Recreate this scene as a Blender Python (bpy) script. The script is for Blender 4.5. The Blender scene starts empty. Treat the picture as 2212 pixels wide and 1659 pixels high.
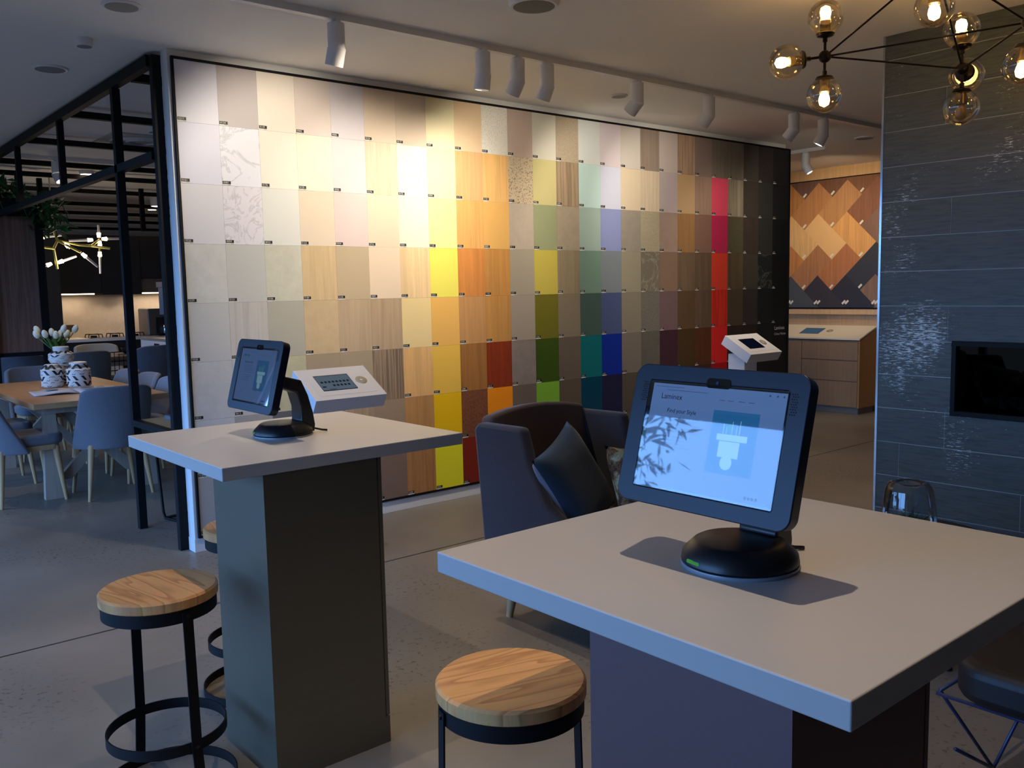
import bpy, bmesh, math, random
from mathutils import Vector, Matrix, Euler
C = bpy.context.scene.collection
PI = math.pi
random.seed(7)

# ---------------------------------------------------------------- camera
RW = ((0.7626160624717682, -0.6465315143958928, -0.02034065271837745),
      (-0.08356527727437355, -0.06728980608003617, -0.9942278040930902),
      (0.6414308892578476, 0.759913865441778, -0.10534387222435942))
cam_data = bpy.data.cameras.new('camera')
cam_data.sensor_width = 36.0
cam_data.lens = 1925.557 / 2212 * 36.0
cam_data.clip_start = 0.05
cam_data.clip_end = 100
cam = bpy.data.objects.new('camera', cam_data)
C.objects.link(cam)
rt, dn, fw = [Vector(v).normalized() for v in RW]
m = Matrix((rt, -dn, -fw)).transposed().to_4x4()
m.translation = Vector((0, 0, 1.4105))
cam.matrix_world = m
sc = bpy.context.scene
sc.camera = cam
sc.view_settings.view_transform = 'Standard'
sc.view_settings.look = 'None'
sc.view_settings.gamma = 1.0
sc.view_settings.use_curve_mapping = False
sc.view_settings.exposure = 0.0

# ---------------------------------------------------------------- world: dusk-blue daylight outside the glazed side
W = bpy.data.worlds.new('sky'); sc.world = W
W.use_nodes = True
nt = W.node_tree; nt.nodes.clear()
wo = nt.nodes.new('ShaderNodeOutputWorld'); bg = nt.nodes.new('ShaderNodeBackground')
tc = nt.nodes.new('ShaderNodeTexCoord'); sp = nt.nodes.new('ShaderNodeSeparateXYZ')
cr = nt.nodes.new('ShaderNodeValToRGB')
cr.color_ramp.elements[0].position = 0.48; cr.color_ramp.elements[0].color = (0.016, 0.020, 0.024, 1)
cr.color_ramp.elements[1].position = 0.52; cr.color_ramp.elements[1].color = (0.19, 0.44, 1.0, 1)
e = cr.color_ramp.elements.new(0.66); e.color = (0.18, 0.43, 1.0, 1)
e = cr.color_ramp.elements.new(0.85); e.color = (0.07, 0.15, 0.34, 1)
ma = nt.nodes.new('ShaderNodeMath'); ma.operation = 'MULTIPLY_ADD'; ma.inputs[1].default_value = 0.5; ma.inputs[2].default_value = 0.5
nt.links.new(tc.outputs['Generated'], sp.inputs[0]); nt.links.new(sp.outputs['Z'], ma.inputs[0])
nt.links.new(ma.outputs[0], cr.inputs[0]); nt.links.new(cr.outputs[0], bg.inputs[0])
bg.inputs[1].default_value = 8.6
nt.links.new(bg.outputs[0], wo.inputs[0])

WARM = (1.0, 0.70, 0.40)
WARM2 = (1.0, 0.83, 0.64)
def area_light(name, loc, rot, sx, sy, energy, color, portal=False, parent=None):
    l = bpy.data.lights.new(name, 'AREA'); l.shape = 'RECTANGLE'; l.size = sx; l.size_y = sy
    l.energy = energy; l.color = color
    if portal: l.cycles.is_portal = True
    o = bpy.data.objects.new(name, l); o.location = loc; o.rotation_euler = rot
    C.objects.link(o); o.parent = parent
    return o
def spot_light(name, loc, target, energy, color, angle=60, blend=0.6, size=0.02, parent=None):
    l = bpy.data.lights.new(name, 'SPOT'); l.energy = energy; l.color = color
    l.spot_size = math.radians(angle); l.spot_blend = blend; l.shadow_soft_size = size
    o = bpy.data.objects.new(name, l); C.objects.link(o); o.location = loc
    d = (Vector(target) - Vector(loc)).normalized()
    o.rotation_euler = d.to_track_quat('-Z', 'Y').to_euler()
    o.parent = parent
    return o
def point_light(name, loc, energy, color, size=0.02, parent=None):
    l = bpy.data.lights.new(name, 'POINT'); l.energy = energy; l.color = color; l.shadow_soft_size = size
    o = bpy.data.objects.new(name, l); C.objects.link(o); o.location = loc; o.parent = parent
    return o
# daylight portals in the glazed wall on the left (x = -2.5)
for k in range(5):
    area_light('daylight_portal', (-2.46, 1.8 + 2.0 * k, 1.32), (0, -PI / 2, 0), 2.45, 1.9, 1.0, (1, 1, 1), portal=True)
# ceiling downlights straight above the two counters
spot_light('downlight_and_fill_beam', (0.86, 0.84, 2.68), (1.05, 0.90, 0.9), 58, WARM2, 80, 0.5, 0.008)
spot_light('downlight_and_fill_beam', (1.10, 2.55, 2.68), (1.15, 2.60, 0.9), 52, WARM2, 80, 0.5, 0.008)
# unseen fill spots added over aisle and floor; downlights at herringbone display, dining space
spot_light('downlight_and_fill_beam', (2.3, 3.6, 2.68), (2.3, 3.6, 0), 52, WARM2, 110, 0.9, 0.03)
spot_light('downlight_and_fill_beam', (5.6, 3.5, 2.68), (5.6, 3.5, 0), 60, WARM2, 110, 0.9, 0.03)
spot_light('downlight_and_fill_beam', (-0.6, 4.6, 2.68), (-0.6, 4.6, 0), 34, WARM2, 120, 0.9, 0.03)
spot_light('downlight_and_fill_beam', (0.4, 7.4, 2.68), (0.4, 7.4, 0), 34, WARM2, 120, 0.9, 0.03)
spot_light('downlight_and_fill_beam', (3.6, 14.8, 2.66), (3.6, 14.8, 0), 90, WARM2, 140, 0.9, 0.05)  # fill added to brighten the far ceiling
spot_light('downlight_and_fill_beam', (8.3, 5.6, 2.66), (9.3, 5.5, 1.5), 14, WARM2, 110, 0.9, 0.05)
spot_light('downlight_and_fill_beam', (8.3, 4.9, 2.66), (9.2, 5.0, 0.8), 15, WARM2, 110, 0.9, 0.05)
spot_light('downlight_and_fill_beam', (1.9, 7.7, 2.66), (1.9, 7.9, 0.7), 22, WARM2, 90, 0.8, 0.03)
spot_light('downlight_and_fill_beam', (3.0, 10.9, 2.66), (3.0, 10.9, 0.7), 24, WARM2, 90, 0.8, 0.03)

# ---------------------------------------------------------------- materials
def lin(c):
    out = []
    for v in c[:3]:
        v = v / 255.0
        out.append(v / 12.92 if v <= 0.04045 else ((v + 0.055) / 1.055) ** 2.4)
    return tuple(out)
MC = {}
def mat(name, c, rough=0.5, metal=0.0, spec=0.5, raw=False, coat=0.0):
    if name in MC: return MC[name]
    m = bpy.data.materials.new(name); m.use_nodes = True
    b = m.node_tree.nodes['Principled BSDF']
    col = c if raw else lin(c)
    b.inputs['Base Color'].default_value = (*col[:3], 1)
    b.inputs['Roughness'].default_value = rough
    b.inputs['Metallic'].default_value = metal
    b.inputs['Specular IOR Level'].default_value = spec
    b.inputs['Coat Weight'].default_value = coat
    MC[name] = m
    return m
def emit(name, c, s, raw=False):
    if name in MC: return MC[name]
    m = bpy.data.materials.new(name); m.use_nodes = True
    n = m.node_tree; n.nodes.clear()
    o = n.nodes.new('ShaderNodeOutputMaterial'); e = n.nodes.new('ShaderNodeEmission')
    e.inputs[0].default_value = (*(c if raw else lin(c)), 1); e.inputs[1].default_value = s
    n.links.new(e.outputs[0], o.inputs[0]); MC[name] = m
    return m
def thin_glass(name, tint=(1, 1, 1), refl=0.6, base=0.05):
    if name in MC: return MC[name]
    m = bpy.data.materials.new(name); m.use_nodes = True
    n = m.node_tree; n.nodes.clear()
    o = n.nodes.new('ShaderNodeOutputMaterial'); mx = n.nodes.new('ShaderNodeMixShader')
    t = n.nodes.new('ShaderNodeBsdfTransparent'); g = n.nodes.new('ShaderNodeBsdfGlossy')
    lw = n.nodes.new('ShaderNodeLayerWeight'); lw.inputs[0].default_value = 0.25
    mm = n.nodes.new('ShaderNodeMath'); mm.operation = 'MULTIPLY_ADD'; mm.inputs[1].default_value = refl; mm.inputs[2].default_value = base
    t.inputs[0].default_value = (*tint, 1); g.inputs['Roughness'].default_value = 0.02
    g.inputs[0].default_value = (1, 1, 1, 1)
    n.links.new(lw.outputs['Fresnel'], mm.inputs[0]); n.links.new(mm.outputs[0], mx.inputs[0])
    n.links.new(t.outputs[0], mx.inputs[1]); n.links.new(g.outputs[0], mx.inputs[2]); n.links.new(mx.outputs[0], o.inputs[0])
    MC[name] = m
    return m
def pattern(name, kind, c, rough=0.45, c2=None, seed=None, amt=1.0, sc_=1.0, axis='Z', bump=0.0, metal=0.0, spec=0.4, raw=False):
    """procedural laminates, woods, stones: kind = wood stripe stone speckle marble linen brushed plain"""
    if name in MC: return MC[name]
    m = bpy.data.materials.new(name); m.use_nodes = True
    n = m.node_tree; b = n.nodes['Principled BSDF']; L = n.links.new
    b.inputs['Roughness'].default_value = rough; b.inputs['Metallic'].default_value = metal
    b.inputs['Specular IOR Level'].default_value = spec
    col = c if raw else lin(c)
    if seed is None: seed = random.random() * 50
    if kind == 'plain':
        b.inputs['Base Color'].default_value = (*col, 1); MC[name] = m; return m
    tc = n.nodes.new('ShaderNodeTexCoord'); mp = n.nodes.new('ShaderNodeMapping')
    mp.inputs['Location'].default_value = (seed, seed * 1.7, seed * 0.6)
    L(tc.outputs['Object'], mp.inputs[0])
    nz = n.nodes.new('ShaderNodeTexNoise'); ramp = n.nodes.new('ShaderNodeValToRGB')
    L(mp.outputs[0], nz.inputs['Vector'])
    dk = {'wood': 0.78, 'stripe': 0.5, 'stone': 0.86, 'speckle': 0.55, 'marble': 0.55, 'linen': 0.85, 'brushed': 0.9}[kind]
    dark = tuple(v * (1 - (1 - dk) * amt) for v in col) if c2 is None else (c2 if raw else lin(c2))
    lite = tuple(min(1, v * (1 + 0.12 * amt)) for v in col)
    e0, e1 = ramp.color_ramp.elements[0], ramp.color_ramp.elements[1]
    if kind in ('wood', 'stripe'):
        s = 55 if kind == 'stripe' else 34
        f = {'Z': (s, s, 1.3), 'X': (1.3, s, s), 'Y': (s, 1.3, s)}[axis]
        mp.inputs['Scale'].default_value = tuple(v * sc_ for v in f)
        nz.inputs['Scale'].default_value = 1.0; nz.inputs['Detail'].default_value = 6; nz.inputs['Roughness'].default_value = 0.62
        nz.inputs['Distortion'].default_value = 0.9 if kind == 'wood' else 0.25
        e0.position = 0.34; e1.position = 0.62
        if kind == 'stripe': e0.position = 0.42; e1.position = 0.56
    elif kind == 'stone':
        nz.inputs['Scale'].default_value = 14 * sc_; nz.inputs['Detail'].default_value = 8; nz.inputs['Roughness'].default_value = 0.7
        e0.position = 0.3; e1.position = 0.7
    elif kind == 'speckle':
        nz.inputs['Scale'].default_value = 110 * sc_; nz.inputs['Detail'].default_value = 3
        e0.position = 0.40; e1.position = 0.47
    elif kind == 'marble':
        nz.inputs['Scale'].default_value = 4.5 * sc_; nz.inputs['Detail'].default_value = 12; nz.inputs['Roughness'].default_value = 0.6
        nz.inputs['Distortion'].default_value = 1.4
        e0.position = 0.46; e1.position = 0.482
        k = ramp.color_ramp.elements.new(0.51); k.color = (*lite, 1)
        lite, dark = dark, lite
    elif kind == 'linen':
        mp.inputs['Scale'].default_value = (20, 20, 160)
        nz.inputs['Scale'].default_value = 1.6; nz.inputs['Detail'].default_value = 4
        e0.position = 0.35; e1.position = 0.65
    elif kind == 'brushed':
        f = {'Z': (160, 160, 2), 'X': (2, 160, 160), 'Y': (160, 2, 160)}[axis]
        mp.inputs['Scale'].default_value = f
        nz.inputs['Scale'].default_value = 1; nz.inputs['Detail'].default_value = 3
        e0.position = 0.3; e1.position = 0.7
    e0.color = (*dark, 1); e1.color = (*lite, 1)
    L(nz.outputs['Fac'], ramp.inputs[0]); L(ramp.outputs[0], b.inputs['Base Color'])
    if bump:
        bp_ = n.nodes.new('ShaderNodeBump'); bp_.inputs['Strength'].default_value = bump; bp_.inputs['Distance'].default_value = 0.003
        L(nz.outputs['Fac'], bp_.inputs['Height']); L(bp_.outputs[0], b.inputs['Normal'])
    MC[name] = m
    return m
def fabric(name, c, c2=None, scale=420):
    if name in MC: return MC[name]
    m = bpy.data.materials.new(name); m.use_nodes = True
    n = m.node_tree; b = n.nodes['Principled BSDF']; L = n.links.new
    b.inputs['Roughness'].default_value = 0.92; b.inputs['Specular IOR Level'].default_value = 0.2
    b.inputs['Sheen Weight'].default_value = 0.25
    tc = n.nodes.new('ShaderNodeTexCoord'); nz = n.nodes.new('ShaderNodeTexNoise'); nz.inputs['Scale'].default_value = scale
    ra = n.nodes.new('ShaderNodeValToRGB'); col = lin(c)
    ra.color_ramp.elements[0].position = 0.3; ra.color_ramp.elements[1].position = 0.7
    ra.color_ramp.elements[0].color = (*(tuple(v * 0.72 for v in col) if c2 is None else lin(c2)), 1)
    ra.color_ramp.elements[1].color = (*tuple(v * 1.15 for v in col), 1)
    L(tc.outputs['Object'], nz.inputs['Vector']); L(nz.outputs['Fac'], ra.inputs[0]); L(ra.outputs[0], b.inputs['Base Color'])
    bp_ = n.nodes.new('ShaderNodeBump'); bp_.inputs['Strength'].default_value = 0.25; bp_.inputs['Distance'].default_value = 0.001
    L(nz.outputs['Fac'], bp_.inputs['Height']); L(bp_.outputs[0], b.inputs['Normal'])
    MC[name] = m
    return m

# ---------------------------------------------------------------- mesh helpers
class MB:
    def __init__(s): s.v = []; s.f = []; s.m = []; s.mi = 0
    def add(s, vs, fs):
        o = len(s.v); s.v += [tuple(v) for v in vs]; s.f += [tuple(i + o for i in f) for f in fs]; s.m += [s.mi] * len(fs)
        return s
    def box(s, x0, x1, y0, y1, z0, z1, M=None):
        vs = [Vector((x, y, z)) for z in (z0, z1) for y in (y0, y1) for x in (x0, x1)]
        if M is not None: vs = [M @ v for v in vs]
        return s.add(vs, [(0, 2, 3, 1), (4, 5, 7, 6), (0, 1, 5, 4), (2, 6, 7, 3), (0, 4, 6, 2), (1, 3, 7, 5)])
    def prism(s, pts, d0, d1, M=None):
        """polygon pts (2D) extruded along local z from d0 to d1"""
        n = len(pts); vs = [Vector((x, y, d0)) for x, y in pts] + [Vector((x, y, d1)) for x, y in pts]
        if M is not None: vs = [M @ v for v in vs]
        return s.add(vs, [tuple(range(n))[::-1], tuple(range(n, 2 * n))] + [(i, (i + 1) % n, n + (i + 1) % n, n + i) for i in range(n)])
    def rod(s, p0, p1, r0, r1=None, n=12, cap=True):
        r1 = r0 if r1 is None else r1
        p0, p1 = Vector(p0), Vector(p1); d = (p1 - p0).normalized()
        a = d.orthogonal().normalized(); b = d.cross(a); vs = []
        for p, r in ((p0, r0), (p1, r1)):
            for i in range(n):
                t = 2 * PI * i / n; vs.append(p + (a * math.cos(t) + b * math.sin(t)) * r)
        fs = [(i, (i + 1) % n, n + (i + 1) % n, n + i) for i in range(n)]
        if cap: fs += [tuple(range(n))[::-1], tuple(range(n, 2 * n))]
        return s.add(vs, fs)
    def tube(s, pts, r, n=8):
        pts = [Vector(p) for p in pts]; rings = []; up = None
        for i, p in enumerate(pts):
            d = (pts[min(i + 1, len(pts) - 1)] - pts[max(i - 1, 0)]).normalized()
            if up is None: up = d.orthogonal().normalized()
            up = (up - d * up.dot(d)).normalized(); b = d.cross(up)
            rr = r[i] if isinstance(r, (list, tuple)) else r
            rings.append([p + (up * math.cos(2 * PI * k / n) + b * math.sin(2 * PI * k / n)) * rr for k in range(n)])
        vs = [v for q in rings for v in q]; fs = []
        for i in range(len(rings) - 1):
            for k in range(n): fs.append((i * n + k, i * n + (k + 1) % n, (i + 1) * n + (k + 1) % n, (i + 1) * n + k))
        fs += [tuple(range(n))[::-1], tuple(range((len(rings) - 1) * n, len(rings) * n))]
        return s.add(vs, fs)
    def lathe(s, prof, n=32, M=None, sx=1.0, sy=1.0, closed=False):
        """profile [(r,z)...] spun about z"""
        vs = []; fs = []; k = len(prof)
        for i in range(n):
            t = 2 * PI * i / n
            for r, z in prof: vs.append(Vector((r * math.cos(t) * sx, r * math.sin(t) * sy, z)))
        if M is not None: vs = [M @ v for v in vs]
        for i in range(n):
            j = (i + 1) % n
            for q in range(k - 1 + (1 if closed else 0)):
                q2 = (q + 1) % k; fs.append((i * k + q, j * k + q, j * k + q2, i * k + q2))
        if not closed:
            if prof[0][0] > 1e-6: fs.append(tuple(i * k for i in range(n))[::-1])
            if prof[-1][0] > 1e-6: fs.append(tuple(i * k + k - 1 for i in range(n)))
        return s.add(vs, fs)
    def sphere(s, c, r, n=24, m=14, sz=1.0):
        prof = [(r * math.sin(PI * j / m), -r * sz * math.cos(PI * j / m)) for j in range(m + 1)]
        return s.lathe(prof, n, Matrix.Translation(Vector(c)))
    def grid(s, fn, nu, nv):
        vs = [fn(i / nu, j / nv) for j in range(nv + 1) for i in range(nu + 1)]
        w = nu + 1
        return s.add(vs, [(j * w + i, j * w + i + 1, (j + 1) * w + i + 1, (j + 1) * w + i) for j in range(nv) for i in range(nu)])
    def obj(s, name, mats, parent=None, loc=(0, 0, 0), rot=(0, 0, 0), smooth=False, bevel=0.0, seg=2, solid=0.0, sub=0):
        me = bpy.data.meshes.new(name); me.from_pydata(s.v, [], s.f)
        if not isinstance(mats, (list, tuple)): mats = [mats]
        for q in mats: me.materials.append(q)
        for p, i in zip(me.polygons, s.m): p.material_index = min(i, len(mats) - 1)
        bm = bmesh.new(); bm.from_mesh(me)
        bmesh.ops.remove_doubles(bm, verts=bm.verts, dist=1e-6)
        bmesh.ops.recalc_face_normals(bm, faces=bm.faces)
        bm.to_mesh(me); bm.free()
        if smooth:
            for p in me.polygons: p.use_smooth = True
            if smooth != 'all':
                try: me.set_sharp_from_angle(angle=math.radians(40))
                except Exception: pass
        me.update()
        o = bpy.data.objects.new(name, me); C.objects.link(o); o.location = loc; o.rotation_euler = rot; o.parent = parent
        if solid:
            q = o.modifiers.new('thickness', 'SOLIDIFY'); q.thickness = solid; q.offset = 0
        if bevel:
            q = o.modifiers.new('bevel', 'BEVEL'); q.width = bevel; q.segments = seg; q.limit_method = 'ANGLE'; q.angle_limit = math.radians(35)
        if sub:
            q = o.modifiers.new('smooth', 'SUBSURF'); q.levels = sub; q.render_levels = sub
        return o
def Box(*a): return MB().box(*a)
def rrect(w, h, r, n=6, cx=0, cy=0):
    pts = []
    for (sx, sy, a0) in ((1, 1, 0), (-1, 1, 90), (-1, -1, 180), (1, -1, 270)):
        for i in range(n + 1):
            a = math.radians(a0 + 90 * i / n)
            pts.append((cx + sx * (w / 2 - r) + r * math.cos(a), cy + sy * (h / 2 - r) + r * math.sin(a)))
    return pts
def thing(name, label, cat, loc=(0, 0, 0), rz=0.0, group=None):
    o = bpy.data.objects.new(name, None); C.objects.link(o); o.empty_display_size = 0.1
    o.location = loc; o.rotation_euler = (0, 0, rz); o['label'] = label; o['category'] = cat
    if group: o['group'] = group
    return o
def tag(o, label, cat, group=None, kind=None):
    o['label'] = label; o['category'] = cat
    if group: o['group'] = group
    if kind: o['kind'] = kind
    return o
def struct(o): o['kind'] = 'structure'; return o
def copy_tree(o, parent=None):
    c = o.copy(); C.objects.link(c); c.parent = parent
    for ch in [x for x in o.children]: copy_tree(ch, c)
    return c
TXT = {}
def text_geo(s):
    """outline of a line of writing as flat geometry, height ~1 per unit"""
    if s in TXT: return TXT[s]
    cu = bpy.data.curves.new('lettering', 'FONT'); cu.body = s; cu.size = 1.0
    cu.resolution_u = 2
    o = bpy.data.objects.new('lettering', cu); C.objects.link(o)
    dg = bpy.context.evaluated_depsgraph_get(); dg.update()
    me = bpy.data.meshes.new_from_object(o.evaluated_get(dg))
    vs = [tuple(v.co) for v in me.vertices]; fs = [tuple(p.vertices) for p in me.polygons]
    bpy.data.objects.remove(o); bpy.data.meshes.remove(me); bpy.data.curves.remove(cu)
    TXT[s] = (vs, fs)
    return TXT[s]
def put_text(mb, s, M, size):
    vs, fs = text_geo(s)
    return mb.add([M @ Vector((v[0] * size, v[1] * size, 0)) for v in vs], fs)
def frame_M(o, ax, ay):
    """matrix with local x=ax, y=ay, z=ax x ay at o"""
    ax = Vector(ax).normalized(); ay = Vector(ay).normalized(); az = ax.cross(ay)
    M = Matrix((ax, ay, az)).transposed().to_4x4(); M.translation = Vector(o)
    return M

black_metal = mat('black_powder_coat', (16, 16, 17), 0.6, spec=.22)
black_plastic = mat('black_plastic', (20, 21, 24), 0.38)
white_metal = mat('white_powder_coat', (225, 225, 228), 0.4)
white_paint = mat('white_paint', (222, 222, 222), 0.6)
chrome = mat('polished_metal', (200, 202, 205), 0.15, 1.0)
oak = pattern('oak_wood', 'wood', (200, 152, 98), 0.4, axis='X', amt=0.7)
oak_leg = pattern('oak_leg', 'wood', (190, 150, 105), 0.5, axis='Z', amt=0.6)
brass = mat('brass', (190, 165, 70), 0.3, 1.0)

# ================================================================ the setting
def floor_material():
    m = bpy.data.materials.new('polished_concrete'); m.use_nodes = True
    n = m.node_tree; b = n.nodes['Principled BSDF']; L = n.links.new
    tc = n.nodes.new('ShaderNodeTexCoord')
    a = n.nodes.new('ShaderNodeTexNoise'); a.inputs['Scale'].default_value = 1.1; a.inputs['Detail'].default_value = 6
    ra = n.nodes.new('ShaderNodeValToRGB')
    ra.color_ramp.elements[0].position = 0.3; ra.color_ramp.elements[0].color = (*lin((120, 112, 102)), 1)
    ra.color_ramp.elements[1].position = 0.7; ra.color_ramp.elements[1].color = (*lin((148, 139, 127)), 1)
    f = n.nodes.new('ShaderNodeTexNoise'); f.inputs['Scale'].default_value = 45; f.inputs['Detail'].default_value = 5
    rf = n.nodes.new('ShaderNodeValToRGB')
    rf.color_ramp.elements[0].position = 0.33; rf.color_ramp.elements[0].color = (0.30, 0.29, 0.28, 1)
    rf.color_ramp.elements[1].position = 0.42; rf.color_ramp.elements[1].color = (1, 1, 1, 1)
    mx = n.nodes.new('ShaderNodeMix'); mx.data_type = 'RGBA'; mx.blend_type = 'MULTIPLY'
    big = n.nodes.new('ShaderNodeTexNoise'); big.inputs['Scale'].default_value = 0.8
    rb = n.nodes.new('ShaderNodeValToRGB'); rb.color_ramp.elements[0].position = 0.42; rb.color_ramp.elements[1].position = 0.6
    sx = n.nodes.new('ShaderNodeSeparateXYZ')
    L(tc.outputs['Object'], a.inputs['Vector']); L(tc.outputs['Object'], f.inputs['Vector']); L(tc.outputs['Object'], big.inputs['Vector'])
    L(tc.outputs['Object'], sx.inputs[0]); L(a.outputs['Fac'], ra.inputs[0]); L(f.outputs['Fac'], rf.inputs[0]); L(big.outputs['Fac'], rb.inputs[0])
    L(ra.outputs[0], mx.inputs['A']); L(rf.outputs[0], mx.inputs['B']); L(rb.outputs[0], mx.inputs['Factor'])
    # saw-cut joints across the slab
    prev = None
    for y, w in ((3.93, 0.006), (7.8, 0.005), (11.7, 0.005), (0.05, 0.006)):
        d = n.nodes.new('ShaderNodeMath'); d.operation = 'SUBTRACT'; d.inputs[1].default_value = y; L(sx.outputs['Y'], d.inputs[0])
        q = n.nodes.new('ShaderNodeMath'); q.operation = 'ABSOLUTE'; L(d.outputs[0], q.inputs[0])
        c = n.nodes.new('ShaderNodeMath'); c.operation = 'LESS_THAN'; c.inputs[1].default_value = w; L(q.outputs[0], c.inputs[0])
        if prev is None: prev = c
        else:
            z = n.nodes.new('ShaderNodeMath'); z.operation = 'MAXIMUM'; L(prev.outputs[0], z.inputs[0]); L(c.outputs[0], z.inputs[1]); prev = z
    m2 = n.nodes.new('ShaderNodeMix'); m2.data_type = 'RGBA'; m2.inputs['B'].default_value = (0.02, 0.018, 0.016, 1)
    L(prev.outputs[0], m2.inputs['Factor']); L(mx.outputs['Result'], m2.inputs['A']); L(m2.outputs['Result'], b.inputs['Base Color'])
    b.inputs['Specular IOR Level'].default_value = .3
    rr = n.nodes.new('ShaderNodeMapRange'); rr.inputs['To Min'].default_value = 0.32; rr.inputs['To Max'].default_value = 0.52
    L(a.outputs['Fac'], rr.inputs['Value']); L(rr.outputs[0], b.inputs['Roughness'])
    bp_ = n.nodes.new('ShaderNodeBump'); bp_.inputs['Strength'].default_value = 0.12; bp_.inputs['Distance'].default_value = 0.002
    L(f.outputs['Fac'], bp_.inputs['Height']); L(bp_.outputs[0], b.inputs['Normal'])
    return m
X0, X1, Y0, Y1, H = -2.5, 9.33, -3.0, 19.0, 2.70
struct(Box(X0, X1, Y0, Y1, -0.12, 0).obj('floor', floor_material()))
ceil_m = mat('ceiling_paint', (244, 241, 237), 0.8)
struct(Box(X0, X1, Y0, Y1, H, H + 0.12).obj('ceiling', ceil_m))
wall_m = mat('wall_paint', (226, 224, 222), 0.7)
dark_wall = mat('charcoal_wall', (70, 70, 72), 0.7)
struct(Box(X0, X1 + .12, Y1, Y1 + .12, 0, H).obj('wall_far', wall_m))
struct(Box(X0, X1 + .12, Y0 - .12, Y0, 0, H).obj('wall_near', dark_wall))
oak_wall = pattern('pale_oak_panelling', 'wood', (205, 172, 130), 0.5, axis='Z', amt=0.5)
struct(Box(X1, X1 + .12, Y0, Y1, 0, H).obj('wall_right', oak_wall))
# glazed wall on the left: sill, head and piers between the openings
g = MB(); g.box(X0 - .12, X0, Y0, Y1, 0, .10); g.box(X0 - .12, X0, Y0, Y1, 2.56, H)
g.box(X0 - .12, X0, 10.78, Y1, 0.1, 2.56); g.box(X0 - .12, X0, Y0, .82, 0.1, 2.56)
struct(g.obj('wall_left', wall_m))
for k in range(5):
    y = 0.8 + 2.0 * k
    w = MB(); w.box(X0 - .10, X0 - .02, y + .0, y + .04, .10, 2.56); w.box(X0 - .10, X0 - .02, y + 1.96, y + 2.0, .10, 2.56)
    w.box(X0 - .10, X0 - .02, y + .04, y + 1.96, .10, .14); w.box(X0 - .10, X0 - .02, y + .04, y + 1.96, 2.52, 2.56)
    struct(w.obj('window_%d' % (k + 1), black_metal))

# palette wall: a white stub wall that carries the grid of laminates
PW = MB(); PW.box(1.750, 7.46, 4.8125, 4.9005, 0, H)
struct(PW.obj('wall_back', white_paint, bevel=0.002))
struct(Box(1.746, 7.465, 4.808, 4.899, 0, 0.075).obj('baseboard_back', white_paint, bevel=0.002))

# ---------------------------------------------------------------- 200 laminate samples
fr = MB(); fx0, fx1, fz0, fz1 = 1.766, 7.512, 0.080, 2.661
fr.box(fx0, fx0 + .012, 4.792, 4.812, fz0, fz1); fr.box(fx1 - .012, fx1, 4.792, 4.812, fz0, fz1)
fr.box(fx0 + .012, fx1 - .012, 4.792, 4.812, fz1 - .012, fz1); fr.box(fx0 + .012, fx1 - .012, 4.792, 4.812, fz0, fz0 + .010)
o = Box(fx0 + .012, fx1 - .012, 4.8105, 4.812, fz0 + .010, fz1 - .012).obj('palette_display', black_metal)
tag(o, 'thin black frame around the big palette wall of laminate samples', 'display board')
fr.obj('frame', black_metal, o)

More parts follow.
